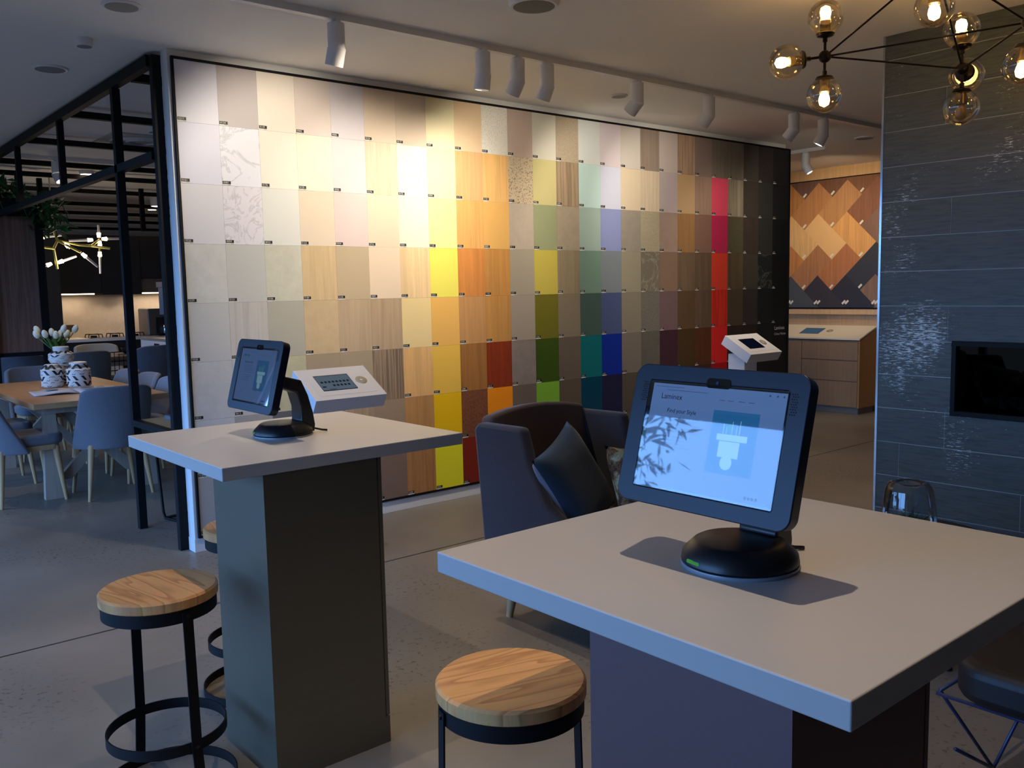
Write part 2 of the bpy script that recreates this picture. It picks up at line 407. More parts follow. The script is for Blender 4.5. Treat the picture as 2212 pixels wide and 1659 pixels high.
# kind letters: p plain, w wood, z zebra stripe, s stone, k speckle, m marble, l linen ; then display colour
G = [
 ['p 225 222 226', 'p 226 223 226', 'p 226 222 214', 's 214 211 205', 'p 196 193 190', 's 188 186 184', 'p 180 178 176', 'p 150 146 143'],
 ['p 196 186 174', 'm 232 230 226', 'm 226 220 214', 'p 205 201 196', 'w 196 188 182', 's 188 186 184', 'p 150 146 143', 'p 150 146 143'],
 ['p 240 226 200', 'p 248 236 208', 'p 230 228 208', 's 210 205 188', 'p 178 172 158', 's 182 176 146', 'p 92 92 96', 'p 120 116 110'],
 ['p 224 208 188', 'p 250 234 200', 'p 234 214 180', 'w 218 188 146', 's 200 174 138', 'p 158 140 118', 'p 150 132 112', 'p 120 104 90'],
 ['p 216 208 200', 'p 232 216 204', 'p 228 206 190', 'p 200 178 148', 'w 186 162 134', 'p 160 142 120', 'w 150 128 104', 'p 120 104 90'],
 ['p 220 200 168', 'w 238 208 170', 'p 240 214 178', 'p 240 214 188', 'w 182 156 128', 'z 146 124 104', 'p 140 120 100', 'p 112 92 80'],
 ['p 210 192 162', 'k 244 230 200', 'p 254 246 196', 'w 244 208 160', 'p 240 206 150', 'w 216 170 114', 'w 166 122 78', 'w 148 104 64'],
 ['p 230 218 170', 'p 252 240 166', 'p 254 246 150', 'p 252 232 104', 'p 248 180 98', 'p 226 180 78', 'p 232 170 20', 'p 206 198 38'],
 ['p 222 194 150', 'w 224 176 118', 'w 234 176 100', 'w 218 142 76', 'w 192 142 92', 'w 150 102 56', 'k 108 66 46', 'p 112 34 20'],
 ['k 222 218 196', 'w 236 186 112', 'p 234 182 100', 'w 206 146 80', 'w 194 140 78', 'w 132 52 26', 'p 240 126 22', 'p 130 60 30'],
 ['p 194 172 150', 'k 204 184 146', 's 190 174 148', 'p 172 160 142', 'p 162 148 134', 's 130 118 112', 'p 98 86 76', 'p 88 78 70'],
 ['p 216 210 184', 'p 208 196 132', 'p 156 160 116', 'p 204 184 84', 'p 112 106 34', 'p 56 76 20', 'p 108 154 48', 'p 80 110 40'],
 ['k 178 162 132', 'z 172 148 114', 's 170 154 126', 'w 152 134 108', 'p 130 116 96', 'p 98 86 74', 'p 84 72 58', 'p 70 60 50'],
 ['p 214 216 202', 'p 196 222 206', 'p 166 186 166', 'p 120 146 130', 'p 68 88 82', 'p 12 98 102', 'p 2 54 74', 'p 8 24 28'],
 ['p 216 202 196', 'p 212 214 222', 'p 148 156 194', 'p 132 138 146', 'p 76 86 126', 'p 12 40 138', 'p 30 28 54', 'p 14 18 34'],
 ['p 204 194 174', 'p 224 204 166', 's 160 150 130', 'p 160 150 130', 'p 134 124 108', 'p 114 104 94', 'p 78 68 58', 'p 80 74 68'],
 ['w 152 134 114', 'w 218 198 162', 'l 178 166 132', 'm 120 112 98', 'k 112 106 98', 's 92 88 80', 'p 60 56 50', 'p 60 56 50'],
 ['p 194 178 162', 'p 188 172 162', 's 166 140 120', 'p 142 114 96', 'p 114 90 92', 'p 62 38 48', 'p 50 34 40', 'p 40 30 34'],
 ['z 178 146 114', 'p 198 162 114', 'w 164 122 74', 'w 122 98 78', 'p 94 72 50', 'p 70 52 32', 'p 56 42 28', 'p 46 36 26'],
 ['p 142 122 106', 'w 168 136 110', 'p 142 106 86', 'w 112 90 70', 'w 98 78 62', 'w 84 48 30', 'p 60 40 30', 'p 50 34 26'],
 ['w 124 112 94', 'p 240 84 104', 'p 198 48 84', 'p 226 70 50', 'z 204 50 36', 'p 206 40 38', 'p 150 20 24', 'p 120 18 20'],
 ['w 120 110 90', 'z 162 148 118', 'k 92 84 58', 'w 96 80 60', 'p 82 68 52', 'w 52 40 30', 'p 34 28 24', 'p 30 26 22'],
 ['p 76 70 60', 'p 74 66 54', 'w 74 62 52', 'p 76 68 58', 's 60 52 50', 'p 46 38 34', 'p 32 28 26', 'p 28 25 23'],
 ['k 58 52 46', 'p 62 60 52', 'p 60 58 52', 'm 40 42 40', 'p 34 35 34', 's 30 30 29', 'p 24 23 22', 'p 22 21 20'],
 ['p 44 42 40', 'p 42 42 39', 'p 34 35 33', 'p 32 32 31', 'p 30 30 29', 'p 24 23 22', 'p 22 21 20', 'p 22 21 20']]
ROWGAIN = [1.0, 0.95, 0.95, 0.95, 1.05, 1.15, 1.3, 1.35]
CODES = {(0,0):'0211',(1,0):'0134',(2,0):'0149',(3,0):'0002',(4,0):'0006',(5,0):'0126',(6,0):'0117',(7,0):'0007',(8,0):'0143',
 (0,1):'0161',(1,1):'0081',(2,1):'0176',(3,1):'0135',(4,1):'0006',(5,1):'0176',(6,1):'0175',(7,1):'0084',(8,1):'0172',(9,1):'0138',
 (0,2):'0226',(1,2):'0059',(2,2):'0015',(3,2):'0163',(4,2):'0034',(5,2):'0716',(6,2):'0084',(7,2):'0128',
 (0,3):'0229',(1,3):'0151',(2,3):'0100',(3,3):'0184',(4,3):'0145',(5,3):'0009',(6,3):'0122',(7,3):'0054',
 (0,4):'0228',(3,4):'0115',(4,4):'0221',(5,4):'0033',(0,5):'0011',(1,5):'0013'}
KN = {'p': '', 'w': 'wood-grain ', 'z': 'striped ', 's': 'stone-look ', 'k': 'speckled ', 'm': 'marbled ', 'l': 'linen-look '}
def colour_word(c, r, k):
    R_, G_, B_ = c; mx, mn = max(c), min(c); v = mx / 255; s = (mx - mn) / max(mx, 1)
    if mx < 48 and s < 0.35: return 'black'
    if s < 0.09: return 'white' if v > 0.85 else 'pale grey' if v > 0.66 else 'mid grey' if v > 0.42 else 'charcoal'
    if mx == R_: h = 60 * ((G_ - B_) / (mx - mn)) % 360
    elif mx == G_: h = 60 * ((B_ - R_) / (mx - mn) + 2)
    else: h = 60 * ((R_ - G_) / (mx - mn) + 4)
    if s < 0.30:
        if h < 60 or h > 330: return 'cream' if v > 0.9 else 'beige' if v > 0.72 else 'taupe' if v > 0.45 else 'dark taupe' if v > .26 else 'near-black'
        if h < 180: return 'pale green' if v > 0.7 else 'sage grey'
        if h < 270: return 'pale blue' if v > 0.7 else 'blue grey'
        return 'mauve'
    if h < 12 or h > 345: return 'red' if v > 0.6 and s > .6 else 'pink' if v > .6 else 'dark red'
    if h > 290: return 'raspberry' if v > .6 else 'plum'
    if h < 30: return ('bright orange' if s > 0.8 and v > .85 else 'orange tan' if v > 0.75 else 'brown' if v > 0.42 else 'dark brown')
    if h < 48: return ('golden' if s > 0.75 and v > .8 else 'tan' if v > 0.7 else 'brown' if v > .42 else 'dark brown')
    if h < 66: return 'yellow' if v > 0.75 else 'olive'
    if h < 160: return 'green' if v > 0.5 else 'dark green'
    if h < 200: return 'teal' if v > .3 else 'dark teal'
    return 'royal blue' if v > .45 and s > .8 else 'blue' if v > 0.45 else 'navy'
ORD = ['first', 'second', 'third', 'fourth', 'fifth', 'sixth', 'seventh', 'eighth', 'ninth', 'tenth', 'eleventh', 'twelfth', 'thirteenth']
TW, TH = 0.2275, 0.31947
tag_black = mat('label_black', (16, 15, 15), 0.5); tag_white = mat('label_white', (225, 222, 215), 0.5)
rw = ['top', 'second', 'third', 'fourth', 'fifth', 'sixth', 'seventh', 'bottom']
for c in range(25):
    for r in range(8):
        k, *rgb = G[c][r].split(); rgb = [int(v) for v in rgb]
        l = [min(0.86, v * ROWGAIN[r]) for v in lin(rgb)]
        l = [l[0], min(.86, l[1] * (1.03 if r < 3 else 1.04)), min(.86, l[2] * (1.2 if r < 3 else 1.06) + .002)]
        wdt = TW if c < 24 else 0.2575
        x = 1.781 + TW * c; z = 2.648 - TH * (r + 1)
        amt = 0.6 if rgb[0] > 150 else 0.9
        if k == 'z' and rgb[0] > 190: amt = 0.55
        mk = {'p': 'plain', 'w': 'wood', 'z': 'stripe', 's': 'stone', 'k': 'speckle', 'm': 'marble', 'l': 'linen'}[k]
        c2 = None
        if k == 'm' and rgb[0] < 130: c2 = [v * 2.0 for v in l]
        if k == 'm' and rgb[0] >= 130: c2 = [v * 0.80 for v in l]
        if (c, r) == (23, 3): c2 = (0.09, 0.1, 0.09)
        if (c, r) == (23, 0): c2 = (0.08, 0.07, 0.06)
        if k == 'k': c2 = [v * 0.72 for v in l]
        if (c, r) in ((6, 1), (9, 0), (12, 0)): c2 = [v * 0.88 for v in l]
        if (c, r) == (10, 1): c2 = [v * 0.5 for v in l]
        mm = pattern('laminate_%02d_%d' % (c, r), mk, l, 0.42, raw=True, amt=amt, c2=c2, sc_=1.6 if (c, r) == (1, 2) else 1.0, spec=0.25)
        o = Box(0.0004, wdt - 0.0004, 0, 0.0100, 0.0004, TH - 0.0004).obj('laminate_sample', mm, loc=(x, 4.8, z))
        if c < 12: pos = ORD[c] + ' from the left'
        elif c == 12: pos = 'exactly halfway along'
        else: pos = ORD[24 - c] + ' from the right'
        tag(o, '%s %slaminate sample, %s, %s palette row' % (colour_word(rgb, r, k), KN[k], pos, rw[r]),
            'laminate sample', 'laminate samples on the palette wall')
        if (c, r) in ((24, 5), (24, 6), (24, 7), (23, 6), (23, 7), (22, 6), (22, 7)): continue
        code = CODES.get((c, r)) or '%04d' % ((c * 37 + r * 91 + 13) % 229 + 3)
        t = MB(); t.box(.003, .049, -.0012, 0, .0082, .0245); t.mi = 1
        t.box(.003, .049, -.0010, 0, .0010, .0080)
        put_text(t, code, frame_M((.0065, -.0016, .0115), (1, 0, 0), (0, 0, 1)), .0155)
        t.mi = 0; t.box(.031, .047, -.0015, -.0011, .0040, .0052)
        t.obj('code_label', [tag_black, tag_white], o)
t = MB(); M0 = frame_M((7.283, 4.7988, 0.985), (1, 0, 0), (0, 0, 1))
put_text(t, 'Laminex', M0, .050); put_text(t, 'Colour Palette', frame_M((7.283, 4.7988, 0.935), (1, 0, 0), (0, 0, 1)), .032)
tag(t.obj('wall_lettering', tag_white), 'small white lettering on the black corner of the palette wall', 'lettering')

# ---------------------------------------------------------------- pillar clad in slate-look planks, with fireplace
def slate():
    m = bpy.data.materials.new('slate_plank_tiles'); m.use_nodes = True
    n = m.node_tree; b = n.nodes['Principled BSDF']; L = n.links.new
    b.inputs['Specular IOR Level'].default_value = .28
    tc = n.nodes.new('ShaderNodeTexCoord'); mp = n.nodes.new('ShaderNodeMapping'); mp.inputs['Scale'].default_value = (5, 5, 70)
    nz = n.nodes.new('ShaderNodeTexNoise'); nz.inputs['Scale'].default_value = 1.2; nz.inputs['Detail'].default_value = 9; nz.inputs['Roughness'].default_value = 0.7
    ra = n.nodes.new('ShaderNodeValToRGB'); ra.color_ramp.elements[0].position = 0.36; ra.color_ramp.elements[0].color = (*lin((74, 79, 76)), 1)
    ra.color_ramp.elements[1].position = 0.55; ra.color_ramp.elements[1].color = (*lin((90, 96, 92)), 1)
    L(tc.outputs['Object'], mp.inputs[0]); L(mp.outputs[0], nz.inputs['Vector']); L(nz.outputs['Fac'], ra.inputs[0])
    # glints of window light painted into the base colour as streaky flecks
    m2 = n.nodes.new('ShaderNodeMapping'); m2.inputs['Scale'].default_value = (22, 22, 150); m2.inputs['Location'].default_value = (3, 9, 4)
    n2 = n.nodes.new('ShaderNodeTexNoise'); n2.inputs['Scale'].default_value = 1.0; n2.inputs['Detail'].default_value = 8; n2.inputs['Roughness'].default_value = .75
    n3 = n.nodes.new('ShaderNodeTexNoise'); n3.inputs['Scale'].default_value = 1.6
    mu = n.nodes.new('ShaderNodeMath'); mu.operation = 'MULTIPLY'
    rr = n.nodes.new('ShaderNodeValToRGB'); rr.color_ramp.elements[0].position = 0.365; rr.color_ramp.elements[1].position = 0.385
    L(tc.outputs['Object'], m2.inputs[0]); L(m2.outputs[0], n2.inputs['Vector']); L(tc.outputs['Object'], n3.inputs['Vector'])
    L(n2.outputs['Fac'], mu.inputs[0]); L(n3.outputs['Fac'], mu.inputs[1]); L(mu.outputs[0], rr.inputs[0])
    mx = n.nodes.new('ShaderNodeMix'); mx.data_type = 'RGBA'; mx.inputs['B'].default_value = (*lin((215, 228, 225)), 1)
    L(rr.outputs[0], mx.inputs['Factor']); L(ra.outputs[0], mx.inputs['A']); L(mx.outputs['Result'], b.inputs['Base Color'])
    q = n.nodes.new('ShaderNodeMapRange'); q.inputs['To Min'].default_value = 0.42; q.inputs['To Max'].default_value = 0.15
    L(rr.outputs[0], q.inputs['Value']); L(q.outputs[0], b.inputs['Roughness'])
    bp_ = n.nodes.new('ShaderNodeBump'); bp_.inputs['Strength'].default_value = 0.2; bp_.inputs['Distance'].default_value = 0.002
    L(nz.outputs['Fac'], bp_.inputs['Height']); L(bp_.outputs[0], b.inputs['Normal'])
    return m
PX = 4.681; PY = 2.425
levels = [0.0, 0.166, 0.353, 0.539, 0.726, 0.911, 1.095, 1.281, 1.464, 1.647, 1.833, 2.017, 2.200, 2.385, 2.570, 2.70]
fy0, fy1, fz_0, fz_1 = 0.55, 2.031, 0.716, 1.103      # fireplace opening
core = MB()
core.box(PX + .003, 5.35, -1.0, PY, 0, fz_0); core.box(PX + .003, 5.35, -1.0, PY, fz_1, H)
core.box(PX + .003, 5.35, fy1, PY, fz_0, fz_1); core.box(PX + .003, 5.35, -1.0, fy0, fz_0, fz_1); core.box(PX + .40, 5.35, fy0, fy1, fz_0, fz_1)
pill = struct(core.obj('wall_right_pillar', mat('grout', (178, 180, 180), 0.8)))
tl = MB()
for i in range(len(levels) - 1):
    za, zb = levels[i] + .002, levels[i + 1] - .002
    joints = {0: [2.06], 1: [1.68], 2: [2.30, 1.1], 3: [2.06, .86], 4: [1.5], 5: [1.9], 6: [2.06, .86], 7: [1.2], 8: [1.5], 9: [2.06, .86], 10: [1.35], 11: [1.1], 12: [2.10, .9], 13: [1.3], 14: [1.7]}[i]
    js = [PY] + [j for j in joints] + [joints[-1] - 1.2 * q for q in (1, 2, 3)]
    js = sorted([j for j in js if j > -1.0] + [-1.0])
    for a, b_ in zip(js[:-1], js[1:]):
        if b_ - a < .01: continue
        segs = [(a + .002, b_ - .002, za, zb)]
        out = []
        for (p, q, u, v) in segs:                       # cut the fireplace out of the cladding
            if v <= fz_0 or u >= fz_1 or q <= fy0 or p >= fy1: out.append((p, q, u, v)); continue
            if u < fz_0: out.append((p, q, u, fz_0))
            if v > fz_1: out.append((p, q, fz_1, v))
            u2, v2 = max(u, fz_0), min(v, fz_1)
            if p < fy0: out.append((p, fy0, u2, v2))
            if q > fy1: out.append((fy1, q, u2, v2))
        for (p, q, u, v) in out: tl.box(PX, PX + .013, p, q, u, v)
tl.obj('plank_tiles', slate(), pill)
tag_ = Box(PX - .003, PX + .028, PY, PY + .012, 0, H)
tag_.obj('corner_trim', chrome, pill)
fp = thing('gas_fireplace', 'black-framed gas fireplace with white pebbles, recessed in the slate-clad pillar', 'fireplace', (PX, 1.29, fz_0))
def rel(mb, o):                                           # world-built mesh re-based on its thing
    mb.v = [tuple(Vector(v) - Vector(o)) for v in mb.v]; return mb
fo = (PX, 1.29, fz_0)
q = MB()
q.box(PX - .012, PX + .05, fy0, fy1, fz_0, fz_0 + .024); q.box(PX - .012, PX + .05, fy0, fy1, fz_1 - .024, fz_1)
q.box(PX - .012, PX + .05, fy0, fy0 + .024, fz_0 + .024, fz_1 - .024); q.box(PX - .012, PX + .05, fy1 - .024, fy1, fz_0 + .024, fz_1 - .024)
rel(q, fo).obj('surround', black_metal, fp, bevel=.002)
q = MB(); q.box(PX + .05, PX + .39, fy0 + .024, fy1 - .024, fz_0 + .024, fz_0 + .03); q.box(PX + .38, PX + .39, fy0 + .024, fy1 - .024, fz_0 + .03, fz_1 - .024)
q.box(PX + .05, PX + .38, fy1 - .04, fy1 - .030, fz_0 + .03, fz_1 - .03); q.box(PX + .05, PX + .38, fy0 + .03, fy0 + .04, fz_0 + .03, fz_1 - .03)
q.box(PX + .02, PX + .03, fy1 - .060, fy1 - .024, fz_0 + .024, fz_1 - .024)
rel(q, fo).obj('firebox', mat('firebox_black', (12, 12, 13), .6), fp)
rnd = random.Random(3)
q = MB()
for i in range(60):
    y = fy1 - .13 - rnd.random() * 0.55; x = PX + .10 + rnd.random() * .16; r = .016 + rnd.random() * .012
    q.lathe([(r * math.sin(PI * j / 6), -r * .7 * math.cos(PI * j / 6)) for j in range(7)], 8, Matrix.Translation((x, y, fz_0 + .03 + r * .7 + rnd.random() * .03)) @ Euler((rnd.random(), rnd.random(), rnd.random())).to_matrix().to_4x4())
o = rel(q, fo).obj('pebbles', mat('white_pebble', (170, 168, 165), .6), fp, smooth='all'); o['kind'] = 'stuff'
rel(Box(PX + .012, PX + .015, fy0 + .024, fy1 - .024, fz_0 + .024, fz_1 - .024), fo).obj('glass_front', thin_glass('fire_glass', (.35, .35, .35), .3, .02), fp)

# ================================================================ the two high counters
laminate_grey = mat('warm_grey_laminate', (190, 184, 178), 0.38)
def counter(x0, y0, px0, py0, ped_mat, label):
    t = thing('high_counter', label, 'counter', (px0 + .19, py0 + .18, 0), 0, 'high counters with tablet kiosks')
    o = Vector((px0 + .19, py0 + .18, 0))
    rel(Box(x0, x0 + .81, y0, y0 + .79, .911, .949), o).obj('counter_top', laminate_grey, t, bevel=.0025, seg=3)
    p = MB(); p.box(px0, px0 + .366, py0, py0 + .36, 0, .911); p.box(px0 + .370, px0 + .382, py0, py0 + .36, .09, .911); p.box(px0 + .366, px0 + .382, py0, py0 + .36, 0, .086)
    p.box(px0 + .360, px0 + .378, py0 + .004, py0 + .356, .0, .905)
    rel(p, o).obj('pedestal', ped_mat, t)
    return t
champ = pattern('brushed_champagne_metal', 'brushed', (112, 105, 88), 0.42, metal=0.6, axis='X', amt=.25)
copper = pattern('brushed_rose_metal', 'brushed', (116, 92, 92), 0.42, metal=0.6, axis='X', amt=.25)
counter(.922, 2.308, 1.039, 2.312, champ, 'grey-topped high counter on a champagne metal pedestal, nearer the palette wall')
counter(.892, .484, .960, .600, copper, 'grey-topped high counter on a rose metal pedestal, in the right foreground')

# ---------------------------------------------------------------- tablet kiosks
glass_black = mat('screen_border', (6, 7, 9), 0.06, spec=.8)
def scr(n, c, s=1.0): return emit('screen_' + n, c, s)
def kiosk(loc, zc, yoff, tilt, label, bright, page_kind):
    """local frame: x = reader's right, -y towards the reader, z up"""
    t = thing('tablet_kiosk', label, 'tablet kiosk', loc, -PI / 2, 'tablet kiosks on the high counters')
    up = Vector((0, math.sin(tilt), math.cos(tilt))); c0 = Vector((0, yoff, zc - loc[2]))
    M = frame_M(c0, (1, 0, 0), up)                     # local z of M = towards reader (-y)
    def P(mb, pts, a, b): return mb.prism(pts, a, b, M)
    shell = MB(); outer = rrect(.334, .233, .022, 8)
    n = len(outer)
    inner = rrect(.2665, .1785, .004, 8)
    vs = [M @ Vector((x, y, 0)) for x, y in outer] + [M @ Vector((x, y, 0)) for x, y in inner] + [M @ Vector((x * .985, y * .98, -.026)) for x, y in outer] + [M @ Vector((x, y, -.004)) for x, y in inner]
    fs = [(i, (i + 1) % n, n + (i + 1) % n, n + i) for i in range(n)] + [(i, 2 * n + i, 2 * n + (i + 1) % n, (i + 1) % n) for i in range(n)]
    fs += [(n + i, n + (i + 1) % n, 3 * n + (i + 1) % n, 3 * n + i) for i in range(n)] + [tuple(range(2 * n, 3 * n)), tuple(range(3 * n, 4 * n))]
    shell.add(vs, fs)
    case = shell.obj('tablet_case', kiosk_black, t, smooth=True, bevel=.004, seg=3)
    g = MB(); P(g, rrect(.266, .178, .003, 4), -.0035, -.0012)
    P(g, rrect(.046, .016, .006, 6, .006, .0915), -.002, .0006)
    gl = g.obj('glass_bezel', glass_black, t)
    cm = MB(); cm.lathe([(0, 0), (.0028, 0), (.0028, .001), (0, .001)], 16, M @ Matrix.Translation((.004, .092, .0006))); cm.obj('camera_lens', mat('lens', (30, 50, 90), .1), gl)
    s = MB()
    for sx in (-1, 1):
        s = MB()
        for j in range(9):
            for i in range(3):
                if (j + i) % 2 == 0 or True:
                    s.lathe([(0, 0), (.0011, 0), (.0011, .0003), (0, .0003)], 8, M @ Matrix.Translation((sx * (.1425) + (i - 1) * .0038 + (.0019 if j % 2 else 0), .085 - j * .0038, .0001)))
        s.obj('speaker_grille', mat('hole_black', (2, 2, 2), .9), t)
    # display and what it shows
    def rect(mb, x0, y0, x1, y1, h=.0002):
        mb.add([M @ Vector((x, y, h)) for x, y in ((x0, y0), (x1, y0), (x1, y1), (x0, y1))], [(0, 1, 2, 3)])
    d = MB(); P(d, [(-.125, -.085), (.1305, -.085), (.1305, .085), (-.125, .085)], -.0012, -.0006)
    page = d.obj('display', page_mat('page_glow_%s' % page_kind, bright), t)
    a = MB()
    put_text(a, 'Laminex', M @ Matrix.Translation((-.105, .0600, -.0003)), .0130)
    put_text(a, 'Find your Style', M @ Matrix.Translation((-.088, .0380, -.0003)), .0098)
    a.obj('headline', scr('ink' + page_kind, (14, 22, 40), .5 * bright), page)
    a = MB(); rr = random.Random(5)
    for i in range(9):
        y = .0295 - i * .0056 - (.004 if i > 4 else 0); x = -.088
        end = -.010 - rr.random() * .02 - (.015 if i > 4 else 0)
        while x < end:
            w = .002 + rr.random() * .006; rect(a, x, y, min(x + w, end), y + .0013, -.0003); x += w + .0016
    rect(a, -.088, -.0575, -.070, -.0557, -.0003); rect(a, -.112, -.0765, -.098, -.0755, -.0003)
    rect(a, -.118, .0795, -.06, .0803, -.0003); rect(a, -.095, .0745, -.012, .0753, -.0003)
    for x in (.012, .028, .048, .066): rect(a, x, .0655, x + .011, .0665, -.0003)
    for x in (.100, .113, .124): rect(a, x, .078, x + .003, .081, -.0003)
    a.obj('body_text', scr('text' + page_kind, (70, 95, 150), .8 * bright), page)
    a = MB(); rect(a, .005, -.048, .090, .050, -.0003); a.obj('picture', scr('pic' + page_kind, (44, 112, 178), 1.0 * bright), page)
    a = MB(); rect(a, .018, .004, .074, .014, .0); rect(a, .024, -.022, .062, .003, .0)
    a.lathe([(0, 0), (.011, 0), (.011, .0002), (0, .0002)], 20, M @ Matrix.Translation((.042, -.030, -.0002)))
    for x, h_ in ((.028, .016), (.034, .010), (.044, .020), (.052, .014), (.058, .022)): rect(a, x, .0145, x + .0012, .0145 + h_, 0)
    a.obj('picture_blocks', scr('blocks' + page_kind, (150, 205, 235), 1.0 * bright), page)
    a = MB(); rect(a, .032, .016, .048, .030, .0); a.obj('picture_green_block', scr('green' + page_kind, (40, 140, 150), 1.0 * bright), page)
    a = MB()
    for i in range(4): a.lathe([(0, 0), (.0026, 0), (.0026, .0002), (0, .0002)], 12, M @ Matrix.Translation((.086 + i * .0063, -.0774, -.0003)))
    a.obj('page_icons', scr('icons' + page_kind, (40, 70, 110), .8 * bright), page)
    d = MB(); P(d, [(-.133, -.0885), (.133, -.0885), (.133, .0885), (-.133, .0885)], .0003, .0006); d.obj('cover_glass', thin_glass('cover_glass', (.97, .97, .97), .5, .032), t)
    # stand: oval foot, arm, hinge
    b = MB(); M1 = Matrix.Translation((0, .020, 0))
    b.lathe([(0, .006), (.093, .006), (.096, .010), (.094, .022), (.076, .040), (.070, .043), (.0, .046)], 48, M1, sy=1.0)
    foot = b.obj('base', black_plastic, t, smooth=True)
    b = MB(); b.lathe([(0, 0), (.0955, 0), (.0965, .003), (.0955, .006), (0, .006)], 48, M1); b.obj('base_rim', mat('clear_rim', (140, 145, 152), .25), foot, smooth=True)
    b = MB(); b.prism(rrect(.030, .006, .003, 4), 0, .002, frame_M((-.025, -.0700, .016), (.97, -.2, 0), (0, .35, 1)))
    b.obj('indicator', [emit('indicator_green', (90, 200, 110), .35)], foot)
    hx = c0 + M.to_3x3() @ Vector((0, -.010, -.030))
    b = MB()
    pts = [(.100, .010, .034), (.103, .060, .030), (.094, .110, .026), (.074, .160, .022), (hx.y + .010, hx.z, .018)]
    pr = [(.115, .006), (.118, .030), (.112, .07), (.096, .13), (.074, .18), (hx.y + .022, hx.z + .02), (hx.y - .002, hx.z + .012), (hx.y + .014, hx.z - .015), (.056, .140), (.070, .09), (.070, .045), (.055, .034), (.040, .030)]
    b.prism(pr, -.038, .038, frame_M((0, 0, 0), (0, 1, 0), (0, 0, 1)))
    b.obj('arm', black_plastic, t, bevel=.006, seg=3, smooth=True)
    b = MB(); b.rod((-.045, hx.y + .006, hx.z), (.045, hx.y + .006, hx.z), .018, n=20); b.obj('hinge', black_plastic, t, smooth=True)
    b = MB(); b.tube([(0, .112, .010), (.012, .130, .012), (.02, .150, .006), (.03, .165, .004)], .0035); b.obj('power_cable', black_plastic, t, smooth='all')
    return t
def page_mat(name, s):
    return emit(name, (96, 134, 200), s)
kiosk_black = mat('satin_black_case', (20, 25, 40), 0.32, spec=.28)
kiosk((1.195, .862, .949), 1.168, -.070, math.radians(15.1), 'tablet kiosk with a bright landscape screen on the right foreground counter', .62, 'a')
kiosk((1.275, 2.706, .949), 1.154, -.071, math.radians(14.5), 'tablet kiosk on the counter nearer the palette wall, turned side-on with a dim screen', .5, 'b')

# ---------------------------------------------------------------- tilted white podiums in front of the palette wall
def podium(loc, label, on):
    t = thing('display_podium', label, 'podium', (loc[0], loc[1], 0), 0, 'white tilted podiums before the palette wall')
    T_ = math.radians(30.5); M = frame_M((0, 0, loc[2]), (1, 0, 0), (0, math.cos(T_), math.sin(T_)))
    w, l, th = .415, .274, .078
    b = MB(); b.box(-w / 2, w / 2, -l / 2, l / 2, -th, 0, M); b.obj('head', white_metal, t, bevel=.0015)
    b = MB(); b.box(-.168, .168, -.104, .106, 0, .0012, M); b.obj('top_plate', white_metal, t)
    b = MB(); b.box(-.1285, .0705, -.0655, .0705, .0013, .002, M); s = b.obj('screen', glass_black, t)
    b = MB(); b.box(-.126, .068, -.060, .064, .0021, .0023, M)
    d = b.obj('display', emit('podium_display_%s' % on, (92, 108, 124) if on else (16, 22, 40), .7 if on else .5), s)
    if on:
        b = MB(); rr = random.Random(2)
        for i in range(8):
            b.box(-.112 + i * .0215, -.098 + i * .0215, .002, .018, .0024, .0026, M)
        for i in range(5): b.box(-.055 + i * .0215, -.041 + i * .0215, -.030, -.014, .0024, .0026, M)
        b.box(-.118, -.098, -.036, -.024, .0024, .0026, M); b.box(-.09, -.05, -.056, -.052, .0024, .0026, M)
        b.obj('swatch_icons', emit('podium_icons', (48, 52, 58), .5), d)
    b = MB(); b.lathe([(.008, 0), (.032, 0), (.032, .003), (.030, .004), (.008, .004)], 40, M @ Matrix.Translation((.124, .004, .0012)), closed=True)
    dial = b.obj('dial_ring', mat('dial_grey', (168, 160, 146), .45, .3), t, smooth=True)
    b = MB(); b.lathe([(0, 0), (.008, 0), (.008, .003), (0, .003)], 24, M @ Matrix.Translation((.124, .004, .0012))); b.obj('dial_button', white_metal, dial)
    b = MB(); b.box(-.15, .01, -.02, .13, 0, loc[2] - .075); b.obj('post', white_metal, t, bevel=.001)
    return t
podium((2.301, 4.111, .947), 'white podium with tilted touch screen showing swatches, behind the left counter', True)
podium((5.927, 4.086, .953), 'white podium with tilted dark screen, before the black end of the palette wall', False)

